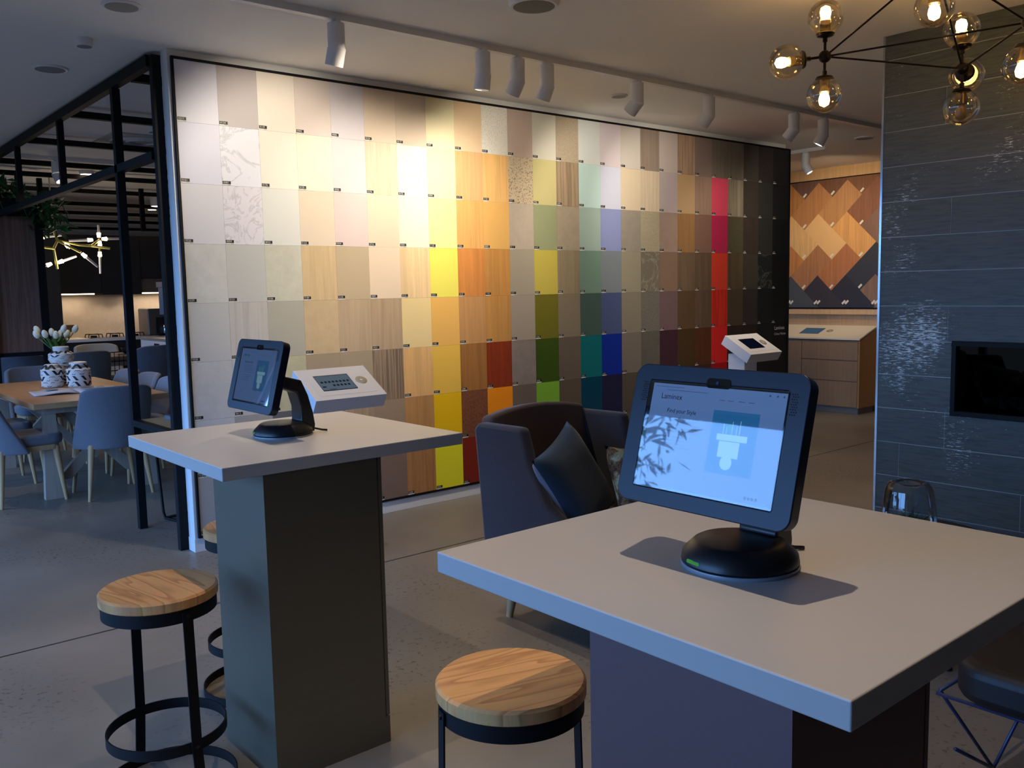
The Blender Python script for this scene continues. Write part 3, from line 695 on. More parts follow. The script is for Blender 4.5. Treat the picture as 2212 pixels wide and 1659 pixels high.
# ---------------------------------------------------------------- bar stools: round oak seat, steel rings, two flat legs
def stool_proto():
    t = thing('bar_stool', '', 'stool')
    b = MB(); b.lathe([(0, .566), (.152, .566), (.159, .571), (.159, .594), (.153, .600), (0, .600)], 64)
    b.obj('seat', seat_wood(), t, smooth=True)
    def ring(r, z0, z1, name):
        q = MB(); q.lathe([(r - .004, z0), (r, z0), (r, z1), (r - .004, z1)], 64, closed=True); return q.obj(name, black_metal, t, smooth=True)
    ring(.154, .532, .567, 'seat_ring'); ring(.163, .165, .195, 'foot_ring'); ring(.186, 0.0, .030, 'base_ring')
    for s in (-1, 1):
        q = MB()
        M = frame_M((s * .154, 0, 0), (0, 1, 0), (0, 0, 1))
        a = [(-.0145, .004), (.0145, .004), (.0145, .560), (-.0145, .560)]
        vs = []
        for zz, rr in ((.002, .186), (.18, .163 + .001), (.56, .1545)):
            for yy in (-.0145, .0145):
                for dx in (0, .004): vs.append((s * (rr + dx), yy, zz))
        fs = []
        for k in (0, 4): fs += [(k, k + 1, k + 5, k + 4), (k + 2, k + 6, k + 7, k + 3), (k, k + 4, k + 6, k + 2), (k + 1, k + 3, k + 7, k + 5)]
        fs += [(0, 2, 3, 1), (8, 9, 11, 10)]
        q.add(vs, fs); leg = q.obj('leg', black_metal, t)
        q = MB(); q.rod((s * .158, 0, .548), (s * .163, 0, .548), .005, n=12); q.rod((s * .168, 0, .18), (s * .172, 0, .18), .005, n=12)
        q.obj('bolt', black_plastic, leg)
    return t
def seat_wood():
    m = bpy.data.materials.new('oak_seat'); m.use_nodes = True
    n = m.node_tree; b = n.nodes['Principled BSDF']; L = n.links.new
    b.inputs['Roughness'].default_value = .38
    tc = n.nodes.new('ShaderNodeTexCoord'); mp = n.nodes.new('ShaderNodeMapping'); mp.inputs['Scale'].default_value = (.55, 5.0, .6); mp.inputs['Location'].default_value = (.3, .55, .1)
    nz = n.nodes.new('ShaderNodeTexNoise'); nz.inputs['Scale'].default_value = 2.1; nz.inputs['Detail'].default_value = 2; nz.inputs['Distortion'].default_value = .5
    mu = n.nodes.new('ShaderNodeMath'); mu.operation = 'MULTIPLY'; mu.inputs[1].default_value = 9
    fr_ = n.nodes.new('ShaderNodeMath'); fr_.operation = 'FRACT'
    ra = n.nodes.new('ShaderNodeValToRGB'); E = ra.color_ramp.elements
    E[0].position = 0; E[0].color = (*lin((240, 178, 112)), 1); E[1].position = 1; E[1].color = (*lin((240, 178, 112)), 1)
    k = E.new(.55); k.color = (*lin((232, 168, 104)), 1); k = E.new(.92); k.color = (*lin((196, 132, 78)), 1)
    n2 = n.nodes.new('ShaderNodeTexNoise'); m3 = n.nodes.new('ShaderNodeMapping'); m3.inputs['Scale'].default_value = (8, 200, 20); n2.inputs['Scale'].default_value = 1
    mx = n.nodes.new('ShaderNodeMix'); mx.data_type = 'RGBA'; mx.blend_type = 'MULTIPLY'; mx.inputs['Factor'].default_value = .35
    L(tc.outputs['Object'], mp.inputs[0]); L(mp.outputs[0], nz.inputs['Vector']); L(nz.outputs['Fac'], mu.inputs[0]); L(mu.outputs[0], fr_.inputs[0]); L(fr_.outputs[0], ra.inputs[0])
    L(tc.outputs['Object'], m3.inputs[0]); L(m3.outputs[0], n2.inputs['Vector']); L(ra.outputs[0], mx.inputs['A']); L(n2.outputs['Color'], mx.inputs['B'])
    L(mx.outputs['Result'], b.inputs['Base Color'])
    return m
s0 = stool_proto(); s0['group'] = 'oak-seated bar stools at the counters'
spots = [(1.150, 1.386, math.radians(-15), 'oak-topped black steel stool in the centre foreground, beside the right counter'),
         (.805, 2.518, math.radians(98), 'oak-topped black steel stool in the left foreground, half in shadow'),
         (1.283, 2.985, math.radians(70), 'oak-topped black steel stool mostly hidden behind the champagne pedestal')]
for i, (x, y, a, lb) in enumerate(spots):
    s = s0 if i == 0 else copy_tree(s0)
    s.location = (x, y, 0); s.rotation_euler = (0, 0, a); s['label'] = lb

# ---------------------------------------------------------------- wing armchair
navy = fabric('navy_wool', (56, 55, 64))
brownwool = fabric('brown_wool', (84, 68, 62))
t = thing('wing_armchair', 'navy and brown wing armchair with cushions between the counter and the palette wall', 'armchair', (2.64, 2.58, 0))
def side(s):
    pr = [(.36, .13), (.43, .825), (.40, .848), (.16, .852), (.120, .850), (.075, .72), (-.02, .56), (-.12, .500), (-.34, .490), (-.36, .46), (-.36, .13)]
    m_ = MB(); m_.prism(pr, -.028, .028, frame_M((s * .295, 0, 0), (0, 1, 0), (0, 0, 1))); return m_
for s in (-1, 1):
    side(s).obj('side_wing', navy, t, bevel=.018, seg=4, smooth=True)
def backf(u, v):
    x = (u - .5) * .56; z = .20 + v * (.70 - .03 * (2 * u - 1) ** 2); y = .285 + .11 * v + .02 * math.cos((u - .5) * PI)
    return (x, y, z)
MB().grid(backf, 12, 10).obj('backrest', brownwool, t, solid=.08, bevel=.02, seg=3, smooth='all')
Box(-.265, .265, -.34, .30, .15, .30).obj('seat_frame', navy, t, bevel=.015, seg=3, smooth=True)
Box(-.262, .262, -.36, .27, .305, .43).obj('seat_cushion', brownwool, t, bevel=.035, seg=5, smooth=True)
for sx in (-1, 1):
    for sy in (-1, 1):
        MB().rod((sx * .235, sy * .28, .15), (sx * .25, sy * .30, 0), .026, .015, 14).obj('leg', oak_leg, t, smooth=True)
def cushion(name, label, M, w, h, d, m_, crease=0):
    def f(sgn):
        def g(u, v):
            a, b = 2 * u - 1, 2 * v - 1
            th = (max(0, 1 - a ** 4) * max(0, 1 - b ** 4)) ** .5
            k = 1 - .07 * (a * a * b * b) * -1
            return M @ Vector((a * w / 2 * (1 - .08 * (1 - b * b) * abs(a)), b * h / 2 * (1 - .08 * (1 - a * a) * abs(b)), sgn * d / 2 * th))
        return g
    mb = MB(); mb.grid(f(1), 18, 18)
    if isinstance(m_, (list, tuple)): mb.mi = 1
    mb.grid(f(-1), 18, 18)
    return tag(mb.obj(name, m_, smooth='all'), label, 'cushion', 'cushions on the wing armchair')
velvet = fabric('blue_velvet', (30, 56, 84)); greyb = fabric('grey_back', (120, 128, 150))
cushion('throw_cushion', 'dark blue velvet cushion with grey underside leaning in the wing armchair', Matrix.Translation((2.545, 2.62, .605)) @ Euler((math.radians(64), math.radians(-14), math.radians(26))).to_matrix().to_4x4(), .42, .42, .13, [velvet, greyb])
floral = pattern('floral_print', 'stone', (120, 110, 88), .8, c2=(28, 34, 40), sc_=.9)
fr2 = floral.node_tree.nodes
for nd in fr2:
    if nd.type == 'VALTORGB':
        k = nd.color_ramp.elements.new(.5); k.color = (*lin((110, 84, 50)), 1)
        k = nd.color_ramp.elements.new(.57); k.color = (*lin((150, 165, 140)), 1)
        nd.color_ramp.elements[0].position = .42
cushion('throw_cushion', 'mottled floral cushion beside the blue one, partly behind the big tablet', Matrix.Translation((2.70, 2.36, .60)) @ Euler((math.radians(62), math.radians(8), math.radians(-4))).to_matrix().to_4x4(), .36, .36, .12, floral)

# ---------------------------------------------------------------- far right: herringbone veneer wall and drawer counter
HX = 9.33
hb = MB(); hb.box(HX - .030, HX - .001, 3.2, 7.4, 1.12, 2.575)
tag(hb.obj('display_board', black_metal), 'black backing board of the herringbone veneer display', 'display board')
bay = math.radians(45); cellw = .2450
A = Vector((-math.sqrt(.5), math.sqrt(.5)))     # (dy, dz)
B = Vector((math.sqrt(.5), math.sqrt(.5)))
org = Vector((5.389, 1.673))                    # a tile corner seen in the photograph
obs = [(5.65, 2.50, 'w 104 80 70'), (5.38, 2.52, 'w 112 76 54'), (5.05, 2.53, 'w 124 84 56'), (5.60, 2.28, 'w 176 126 82'), (5.24, 2.30, 'w 184 136 88'),
       (4.98, 2.20, 'w 136 90 66'), (5.86, 2.33, 'w 172 122 74'), (5.80, 1.85, 'w 220 180 124'), (5.47, 1.94, 'p 224 184 130'), (5.10, 1.93, 'w 214 162 100'),
       (5.62, 1.55, 'w 172 122 84'), (5.28, 1.58, 'w 176 116 76'), (5.95, 1.55, 'w 192 132 78'), (4.90, 1.60, 'p 56 58 66'), (5.05, 1.40, 'p 50 50 58'), (5.80, 1.25, 'p 78 82 86'),
       (5.45, 1.25, 'p 60 56 60'), (4.95, 1.22, 'w 134 108 86'), (4.85, 2.0, 'w 130 100 86'), (5.15, 1.18, 'p 50 50 58')]
import itertools
def inside_cut(poly, y0, y1, z0, z1):
    def clip(p, ax, lim, keep):
        out = []
        for i in range(len(p)):
            a, b = p[i], p[(i + 1) % len(p)]
            ia, ib = keep(a[ax], lim), keep(b[ax], lim)
            if ia: out.append(a)
            if ia != ib:
                k = (lim - a[ax]) / (b[ax] - a[ax]); out.append((a[0] + k * (b[0] - a[0]), a[1] + k * (b[1] - a[1])))
        return out
    ge = lambda v, l: v >= l; le = lambda v, l: v <= l
    for ax, lim, kp in ((0, y0, ge), (0, y1, le), (1, z0, ge), (1, z1, le)):
        if len(poly) < 3: return []
        poly = clip(poly, ax, lim, kp)
    return poly
pieces = []
for i in range(-16, 17):
    for j in range(-16, 17):
        d = (i + j) % 4
        if d == 0: w_, h_ = 1, 2
        elif d == 2: w_, h_ = 2, 1
        else: continue
        q = []
        for (a, b) in ((0, 0), (w_, 0), (w_, h_), (0, h_)):
            p = org + (A * (i + a) + B * (j + b)) * cellw
            q.append((p.x, p.y))
        cy = sum(p[0] for p in q) / 4; cz = sum(p[1] for p in q) / 4
        pc = inside_cut(q, 3.3, 7.3, 1.135, 2.562)
        if len(pc) < 3 or cy < 4.55 or cy > 6.45: continue
        pieces.append((cy, cz, pc, q))
pieces.sort(key=lambda p: (-round(p[1], 1), -p[0]))
colname = lambda k: k
for idx, (cy, cz, pc, q) in enumerate(pieces):
    ob = min(obs, key=lambda o_: (o_[0] - cy) ** 2 + (o_[1] - cz) ** 2)
    k, *rgb = ob[2].split(); rgb = [int(v) for v in rgb]
    mm = pattern('veneer_%d' % idx, 'wood' if k == 'w' else 'plain', rgb, .45, amt=.8)
    ctr = Vector((HX - .04, cy, cz))
    b = MB(); b.prism([(y - cy, z - cz) for y, z in pc], 0, .009, frame_M((0, 0, 0), (0, 1, 0), (0, 0, 1)))
    o = b.obj('veneer_sample', mm, loc=ctr)
    vert = 'left' if cy > 5.62 else 'middle' if cy > 5.2 else 'right'
    hgt = 'top' if cz > 2.3 else 'upper' if cz > 2.0 else 'middle' if cz > 1.7 else 'lower' if cz > 1.4 else 'bottom'
    tag(o, '', 'veneer sample', 'veneer samples laid in herringbone')
    o['_p'] = (hgt, vert, colour_word(rgb, 0, k))
    low = min(pc, key=lambda p: p[1])
    if low[1] > 1.14 or True:
        b = MB(); ly, lz = low[0] - cy, max(low[1], 1.15) - cz
        b.prism([(-.026, -.011), (.026, -.011), (.026, .011), (-.026, .011)], 0, .0012, Matrix.Translation((-.0013, ly, lz + .045)) @ frame_M((0, 0, 0), (0, -1, 1), (0, -1, -1)))
        lbm = b.obj('code_label', tag_white, o)
seen = {}
vs_ = [o for o in bpy.data.objects if o.name.startswith('veneer_sample') and '_p' in o]
for o in vs_: seen.setdefault(tuple(o['_p']), []).append(o)
NUM = ['first', 'second', 'third', 'fourth', 'fifth', 'sixth', 'seventh', 'eighth', 'ninth', 'tenth', 'eleventh', 'twelfth']
bands = {}
for o in vs_: bands.setdefault(o['_p'][0], []).append(o)
for hg, lst in bands.items():
    lst.sort(key=lambda o: (-o.location.y, -o.location.z))
    for i, o in enumerate(lst):
        o['label'] = '%s veneer sample, %s from the left in the %s band of the herringbone wall' % (o['_p'][2], NUM[min(i, 11)], hg)
for o in vs_: del o['_p']
lt = MB(); lt.box(HX - .06, HX, 3.2, 7.4, 1.06, 1.115)
tag(lt.obj('display_ledge', oak_wall), 'pale timber ledge running under the herringbone display', 'ledge')
ct = thing('drawer_counter', 'timber drawer counter with a sloping white top below the herringbone wall', 'counter', (9.1, 5.9, 0))
co = (9.1, 5.9, 0); cw = pattern('walnut_oak_fronts', 'wood', (150, 118, 84), .5, axis='Z', amt=.5)
cw2 = pattern('honey_side_panel', 'wood', (168, 118, 66), .5, axis='Z', amt=.3)
y0, y1, xa, xb = 4.822, 7.4, 8.9, 9.55
xb = 9.26
pr = [(xa + .02, .07), (xb, .07), (xb, .80 + (xb - xa) * .343), (xa + .02, .79)]
b = MB(); b.prism([(x, z) for x, z in pr], -(y1 - .02), -(y0 + .02), frame_M((0, 0, 0), (1, 0, 0), (0, 0, 1)))
rel(b, co).obj('carcass', cw, ct)
b = MB(); b.prism([(xa + .005, .072), (xb, .072), (xb, .79 + (xb - xa) * .343), (xa + .005, .79)], -(y0 + .02), -y0, frame_M((0, 0, 0), (1, 0, 0), (0, 0, 1)))
rel(b, co).obj('side_panel', cw2, ct)
b = MB(); b.prism([(xa - .01, .800), (xb, .800 + (xb - xa) * .343), (xb, .815 + (xb - xa) * .343), (xa - .01, .815)], -y1, -(y0 - .004), frame_M((0, 0, 0), (1, 0, 0), (0, 0, 1)))
rel(b, co).obj('worktop', mat('cream_laminate', (222, 214, 196), .4), ct)
for (za, zb) in ((.582, .775), (.357, .572), (.078, .350)):
    rel(Box(xa, xa + .02, y0 + .022, 5.505, za, zb), co).obj('drawer', cw, ct, bevel=.001)
rel(Box(xa, xa + .02, 5.512, 6.6, .078, .775), co).obj('door', cw, ct, bevel=.001)
rel(Box(xa + .04, xb, y0 + .03, y1 - .02, 0, .07), co).obj('kickboard', mat('grey_kick', (110, 104, 98), .5), ct)
sl = math.atan(.343); Mc = frame_M((9.08, 5.49, .8155 + .18 * .343), (0, -1, 0), (math.cos(sl), 0, math.sin(sl)))
b = MB(); b.box(-.12, .12, -.085, .085, .0005, .003, Mc)
b.v = [tuple(Vector(v) - Vector(co)) for v in b.v]; b.obj('inset_screen', emit('counter_screen', (70, 92, 112), .6), ct)
b = MB(); b.lathe([(.012, 0), (.038, 0), (.038, .004), (.012, .004)], 30, Mc @ Matrix.Translation((.21, .01, .0005)), closed=True)
rel(b, co).obj('dial_ring', mat('dial_grey', (168, 160, 146)), ct)

# ================================================================ ceiling fittings
def track(name, x0, x1, y, label, grp='white lighting tracks'):
    b = MB(); b.box(x0, x1, y - .018, y + .018, 2.668, 2.70)
    return tag(b.obj(name, white_metal), label, 'lighting track', grp)
track('lighting_track', -1.0, 7.35, 3.785, 'long white ceiling track carrying the spotlights that face the palette wall')
b = MB(); b.box(7.86 - .018, 7.86 + .018, 4.64, 6.2, 2.668, 2.70)
tag(b.obj('lighting_track', white_metal), 'short white ceiling track near the herringbone wall', 'lighting track', 'white lighting tracks')
track('lighting_track', 1.75, 5.0, 9.0, 'white ceiling track above the dining table', )
def spot_head(x, y, lean, az, label, target=None, energy=0, color=WARM, angle=75, lit=False, up=.112, dn_=.078, zt=2.668, cap=True):
    t = thing('track_spotlight', label, 'spotlight', (x, y, zt), 0, 'white cylindrical track spotlights')
    r = .040
    q = MB(); q.box(-.010, .010, -.028, .028, -.014, 0); q.obj('adapter', white_metal, t)
    q = MB(); n = 32; vs = []
    d = Vector((math.sin(lean) * math.cos(az), math.sin(lean) * math.sin(az), -math.cos(lean)))
    h = (d + Vector((0, 0, -1))).normalized()        # normal of the mitre plane
    J = Vector((0, 0, -.014 - up))
    top = []; mid = []; end = []
    ax2 = d.orthogonal().normalized()
    for i in range(n):
        a = 2 * PI * i / n; o_ = Vector((math.cos(a) * r, math.sin(a) * r, 0))
        top.append(Vector((o_.x, o_.y, -.014)))
        tt = (J - o_ - Vector((0, 0, J.z))).dot(h) / Vector((0, 0, -1)).dot(h)
        mid.append(Vector((o_.x, o_.y, J.z)) + Vector((0, 0, -1)) * ((J - Vector((o_.x, o_.y, J.z))).dot(h) / Vector((0, 0, -1)).dot(h)))
    q.add(top + mid, [(i, (i + 1) % n, n + (i + 1) % n, n + i) for i in range(n)] + [tuple(range(n))])
    q.obj('body', white_metal, t, smooth=True)
    q = MB(); low = []; rim = []
    R2 = Vector((0, 0, -1)).rotation_difference(d).to_matrix()
    for i in range(n):
        a = 2 * PI * i / n; o_ = R2 @ Vector((math.cos(a) * r * 1.07, math.sin(a) * r * 1.07, 0))
        s_ = ((J - (J + o_)).dot(h)) / d.dot(h)
        low.append(J + o_ + d * s_); rim.append(J + o_ + d * dn_)
    inn = [J + (p - (J + d * dn_)) * .86 + d * dn_ for p in rim]; deep = [p - d * .045 for p in inn]
    q.add(low + rim + inn + deep, [(i, (i + 1) % n, n + (i + 1) % n, n + i) for i in range(n)] + [(n + i, n + (i + 1) % n, 2 * n + (i + 1) % n, 2 * n + i) for i in range(n)] + [(2 * n + i, 2 * n + (i + 1) % n, 3 * n + (i + 1) % n, 3 * n + i) for i in range(n)])
    q.obj('swivel_head', white_metal, t, smooth=True)
    q = MB(); q.add(deep, [tuple(range(n))]); q.obj('lens', emit('lamp_warm_lit' if lit else 'lamp_warm', (255, 232, 200), 14 if lit else 1.6), t)
    if energy:
        p = J + d * (dn_ + .012)
        wpos = Vector((x, y, zt)) + p
        l = spot_light('spot_beam', p, (Vector(target) - wpos) + p, energy, color, angle, .7, .02, t)
    return t
# x along the track, lean, azimuth (towards the wall), aim on the wall, power
heads = [(2.169, 18, 'track spotlight nearest the left, alone above the pale samples', (2.35, 4.8, 1.95), 62),
         (3.039, 8, 'almost straight track spotlight, leftmost of the close trio', (3.05, 4.8, 1.75), 50),
         (3.279, 32, 'middle one of the close trio of track spotlights', (4.05, 4.8, 1.85), 50),
         (3.497, 26, 'rightmost of the close trio of track spotlights', (3.50, 4.8, 1.70), 56),
         (4.248, 45, 'track spotlight just right of the close trio', (5.0, 4.8, 1.85), 56),
         (4.959, 40, 'track spotlight above the right half of the palette wall', (5.75, 4.8, 1.85), 44),
         (5.970, 42, 'track spotlight below the hanging globe, near the wall end', (6.5, 4.6, 1.6), 22),
         (6.370, 28, 'last track spotlight on the long track, turned towards the far room', (8.9, 5.3, 1.2), 30)]
for x, ln, lb, aim, en in heads:
    spot_head(x, 3.785, math.radians(ln), math.radians(100 if x < 6.2 else 115), lb, aim, en * .72, (1.0, .88, .70), 92)
spot_head(7.86, 4.85, math.radians(30), math.radians(-60), 'single spotlight on the short track by the herringbone wall', (9.3, 5.3, 1.9), 45, WARM, 90)
spot_head(2.21, 9.0, math.radians(30), math.radians(-60), 'lit white spotlight above the dining table, inside the black frame', (2.5, 8.0, .7), 12, WARM2, 80, lit=True)

def disc(x, y, r, h, label, m_=None, em=0, name='ceiling_speaker', cat='ceiling speaker'):
    t = thing(name, label, cat, (x, y, 2.70))
    q = MB(); q.lathe([(0, -h), (r * .93, -h), (r, -h * .4), (r, 0), (0, 0)], 40); q.obj('housing', white_metal if em == 0 else white_metal, t, smooth=True)
    q = MB(); q.lathe([(0, -h - .001), (r * .82, -h - .001), (r * .82, -h + .0005), (0, -h + .0005)], 36)
    q.obj('grille' if em == 0 else 'diffuser', m_ or mat('grille_grey', (150, 148, 146), .8), t)
    return t
disc(1.381, 5.60, .095, .010, 'round flush ceiling speaker above the black frame, far left', None)
disc(1.355, 4.237, .085, .010, 'round flush ceiling speaker near the top edge, left of the track', None)
disc(2.801, 3.111, .115, .022, 'large grey ceiling disc cut by the top edge of the picture', mat('dim_grey', (120, 122, 116), .8))
disc(4.576, 4.24, .060, .010, 'small ceiling disc above the middle of the palette wall', None)
disc(7.713, 4.172, .09, .010, 'small ceiling disc near the slate pillar', None)
disc(1.368, 4.878, .042, .040, 'small white smoke detector on the left ceiling', mat('det_grey', (120, 125, 135), .6), name='smoke_detector', cat='smoke detector')
glow = emit('downlight_glow', (255, 226, 190), 9)
disc(2.70, 9.85, .07, .035, 'lit surface downlight beyond the dining table spotlight', glow, 1, 'ceiling_downlight', 'downlight')
disc(4.11, 11.95, .085, .12, 'lit white drum downlight near the kitchen, upper one', glow, 1, 'ceiling_downlight', 'downlight')
disc(4.54, 13.42, .07, .03, 'lit flush downlight near the kitchen, lower one', glow, 1, 'ceiling_downlight', 'downlight')
v = thing('air_vent', 'square ceiling air vent with round diffuser behind the black frame', 'air vent', (2.55, 7.72, 2.70))
Box(-.30, .30, -.30, .30, -.012, 0).obj('panel', mat('vent_panel', (186, 184, 180), .7), v)
q = MB()
for i, r in enumerate((.10, .16, .22)): q.lathe([(r, -.014), (r + .012, -.026), (r + .016, -.014)], 32, closed=True)
q.obj('diffuser_rings', white_metal, v)
disc(2.44, 7.05, .05, .045, 'small white smoke detector beside the ceiling air vent', mat('det_grey', (120, 125, 135), .6), name='smoke_detector', cat='smoke detector')

# ---------------------------------------------------------------- globe chandelier
smoke = thin_glass('smoked_globe_glass', (.93, .86, .72), .75, .07)
bronze = mat('dark_bronze', (40, 34, 30), .35, .8)
hubs = {'A': Vector((3.665, 2.175, 2.396)), 'B': Vector((4.067, 1.760, 2.320)), 'C': Vector((3.911, 1.444, 2.413)), 'D': Vector((3.64, 1.69, 2.645))}
base = Vector((3.70, 1.70, 2.70))
ch = thing('globe_chandelier', 'dark bronze branching chandelier with smoked glass globes, top right', 'chandelier', base)
def brel(mb): return rel(mb, base)
for a, c in (('A', 'B'), ('A', 'C'), ('A', 'D'), ('B', 'C'), ('B', 'D'), ('C', 'D')):
    q = MB(); q.rod(hubs[a], hubs[c], .0042, n=10); brel(q).obj('rod', bronze, ch, smooth=True)
q = MB()
q.rod(hubs['D'], (3.64, 1.69, 2.69), .007); q.lathe([(0, 2.688), (.06, 2.688), (.06, 2.70), (0, 2.70)], 30, Matrix.Translation((3.64, 1.69, 0)))
brel(q).obj('ceiling_stem', bronze, ch, smooth=True)
for h in hubs.values():
    q = MB(); q.sphere(h, .027, 20, 12); brel(q).obj('hub', bronze, ch, smooth='all')
rtv = Vector(RW[0]); fwv = Vector(RW[2]); upv = Vector((0, 0, 1))
globes = [('A', upv, True), ('A', -upv, True), ('A', (-rtv * .96 - upv * .1 + fwv * .1), True), ('B', upv * .95 + fwv * .1, True), ('B', (fwv * .85 + rtv * .54 + upv * .12), True), ('B', -upv, False),
          ('C', -upv * .93 - rtv * .1, True), ('C', rtv, True), ('D', -upv * .98, True), ('C', upv * .7 + rtv * .5, True)]
bulb = emit('filament_glow', (255, 205, 130), 26); bulb_off = mat('unlit_bulb', (150, 130, 100), .2)
for h, d, on in globes:
    d = d.normalized(); p = hubs[h]; c = p + d * .165
    if c.z + .075 > 2.69: c.z = 2.69 - .078
    M = Matrix.Translation(p) @ Vector((0, 0, 1)).rotation_difference(d).to_matrix().to_4x4()
    q = MB(); q.lathe([(0, .02), (.006, .02), (.006, .06), (.010, .062), (.010, .078), (.012, .080), (.034, .086), (.040, .096), (.036, .100), (0, .098)], 28, M)
    arm_ = brel(q).obj('globe_arm', bronze, ch, smooth=True)
    q = MB(); q.lathe([(0.0, .09), (.022, .09), (.022, .150), (.0, .152)], 24, M); brel(q).obj('socket', mat('socket_bronze', (110, 95, 70), .3, .9), arm_, smooth=True)
    q = MB(); r = .075; prof = [(r * math.sin(PI * j / 22), .165 - r * math.cos(PI * j / 22)) for j in range(2, 23)]
    q.lathe(prof, 36, M); brel(q).obj('glass_globe', smoke, arm_, smooth='all')
    q = MB(); q.lathe([(0, .150), (.012, .152), (.021, .170), (.024, .188), (.019, .206), (.0, .216)], 20, M); brel(q).obj('bulb', bulb if on else bulb_off, arm_, smooth='all')
    if on:
        point_light('bulb_light', c + d * .02 - base, 1.8, (1.0, .62, .30), .02, arm_)

# ================================================================ black steel frame of the dining space
BX = 1.733; bw = .045
def bar(x0, x1, y0, y1, z0, z1): return Box(x0, x1, y0, y1, z0, z1)
fr_ = thing('steel_frame', 'black square-tube frame with rafters enclosing the dining space, left', 'frame', (BX, 5.0, 0))
fo = (BX, 5.0, 0)
def fpart(mb, name, m_=black_metal): return rel(mb, fo).obj(name, m_, fr_)
fpart(bar(1.702, 1.7495, 4.9015, 4.946, 0, 2.68), 'post')
fpart(bar(BX - .045, BX, 5.545, 5.59, 0, 2.62), 'post')
fpart(bar(BX - .045, BX, 4.947, 17.2, 2.625, 2.685), 'top_beam')
fpart(bar(BX - .045, BX, 4.947, 9.08, 2.140, 2.185), 'lower_beam')
for y in (6.79, 8.09): fpart(bar(BX - .04, BX, y, y + .04, 2.185, 2.625), 'hanger')
for y in (5.30, 6.56, 7.80, 9.07, 9.88, 11.15, 12.65, 14.0, 15.4, 17.0):
    fpart(bar(BX, 6.5, y, y + .045, 2.620, 2.665), 'rafter')
for (x, y) in ((2.055, 9.9), (2.27, 10.0)): fpart(bar(x, x + .045, y, y + .045, 2.2, 2.62), 'hanger')
fpart(bar(3.40, 3.445, 10.42, 10.465, 2.15, 2.62), 'hanger')
# shelf held between the two front posts
fpart(bar(BX - .05, BX - .01, 4.945, 5.545, .638, .676), 'shelf_rail')
rel(Box(BX - .01, 2.35, 4.95, 5.56, .655, .672), fo).obj('shelf', oak_wall, fr_)
for i, (w, l, h, c) in enumerate(((.24, .30, .022, (110, 112, 122)), (.21, .28, .018, (84, 86, 96)))):
    bk = thing('coffee_table_book', ['grey hardback lying on the frame shelf, lower of two', 'darker hardback on top of the grey one on the frame shelf'][i], 'book', (1.98 + .01 * i, 5.32, .673 + .0225 * i), .05 - .08 * i, 'books on the frame shelf')
    Box(-w / 2, w / 2, -l / 2, l / 2, 0, h).obj('pages', mat('paper', (205, 200, 190), .8), bk)
    q = MB(); q.box(-w / 2 - .004, w / 2 + .004, -l / 2 - .004, l / 2 + .004, h, h + .0025 if i else h + .0002); q.box(-w / 2 - .004, w / 2 + .004, -l / 2 - .004, l / 2 + .004, -.0004, .0015); q.box(-w / 2 - .006, -w / 2 - .001, -l / 2 - .004, l / 2 + .004, 0, h)
    q.obj('cover', mat('book_cover_%d' % i, c, .5), bk)
sd = thing('document_holder', 'dark upright panel standing on the frame shelf beside the post', 'panel', (1.86, 5.03, .6725))
Box(-.03, -.012, -.05, .06, 0, .34).obj('panel', mat('charcoal_board', (52, 54, 60), .6), sd); Box(-.03, .04, -.05, .06, 0, .004).obj('foot', black_metal, sd)
# brown woven screen with planting above it
ps = thing('room_divider', 'dark brown woven screen in a black frame behind the dining table, far left', 'room divider', (1.5, 9.2, 0))
po = (1.5, 9.2, 0)
rel(Box(1.05, 2.035, 9.19, 9.22, .927, 2.165), po).obj('woven_panel', pattern('woven_brown', 'stripe', (124, 94, 78), .9, amt=.5, axis='Z'), ps)
q = MB(); q.box(1.62, 1.665, 9.14, 9.19, 0, 2.2); q.box(2.035, 2.10, 9.17, 9.24, 0, 2.2); q.box(1.0, 1.05, 9.17, 9.24, 0, 2.2); q.box(1.05, 2.035, 9.18, 9.23, 2.165, 2.2); q.box(1.05, 2.035, 9.18, 9.23, .89, .927)
rel(q, po).obj('frame', black_metal, ps)
pl = thing('trailing_plant', 'leafy green plant spilling over the top of the brown woven screen', 'plant', (1.6, 9.2, 2.2))
Box(-.5, .45, -.10, .10, 0, .12).obj('planter', black_metal, pl)
rl = random.Random(11); q = MB()
for i in range(460):
    x = -.5 + rl.random() * 1.05; y = -.16 + rl.random() * .3; z = .05 + rl.random() * .22 - max(0, x - .3) * .5
    if rl.random() < .25: x, z = .35 + rl.random() * .35, .12 - rl.random() * .3
    L_ = .08 + rl.random() * .08; wd = L_ * .38
    M = Matrix.Translation((x, y, z)) @ Euler((rl.uniform(-1, 1), rl.uniform(-1, 1), rl.uniform(0, 6.3))).to_matrix().to_4x4()
    q.add([M @ Vector(p) for p in ((0, 0, 0), (L_ * .35, wd * .5, .008), (L_, 0, -.01), (L_ * .35, -wd * .5, .008), (L_ * .35, 0, 0))], [(0, 4, 1), (0, 3, 4), (1, 4, 2), (4, 3, 2)])
leafm = mat('dark_leaf', (40, 92, 36), .5)
o = q.obj('foliage', leafm, pl); o['kind'] = 'stuff'
q = MB()
for i in range(6): q.tube([(-.3 + i * .15, 0, .1), (-.28 + i * .16, -.06, .2), (-.2 + i * .17, -.1, .12), (-.15 + i * .17, -.12, -.05)], .004, 5)
q.obj('stems', mat('stem', (60, 80, 40), .6), pl)

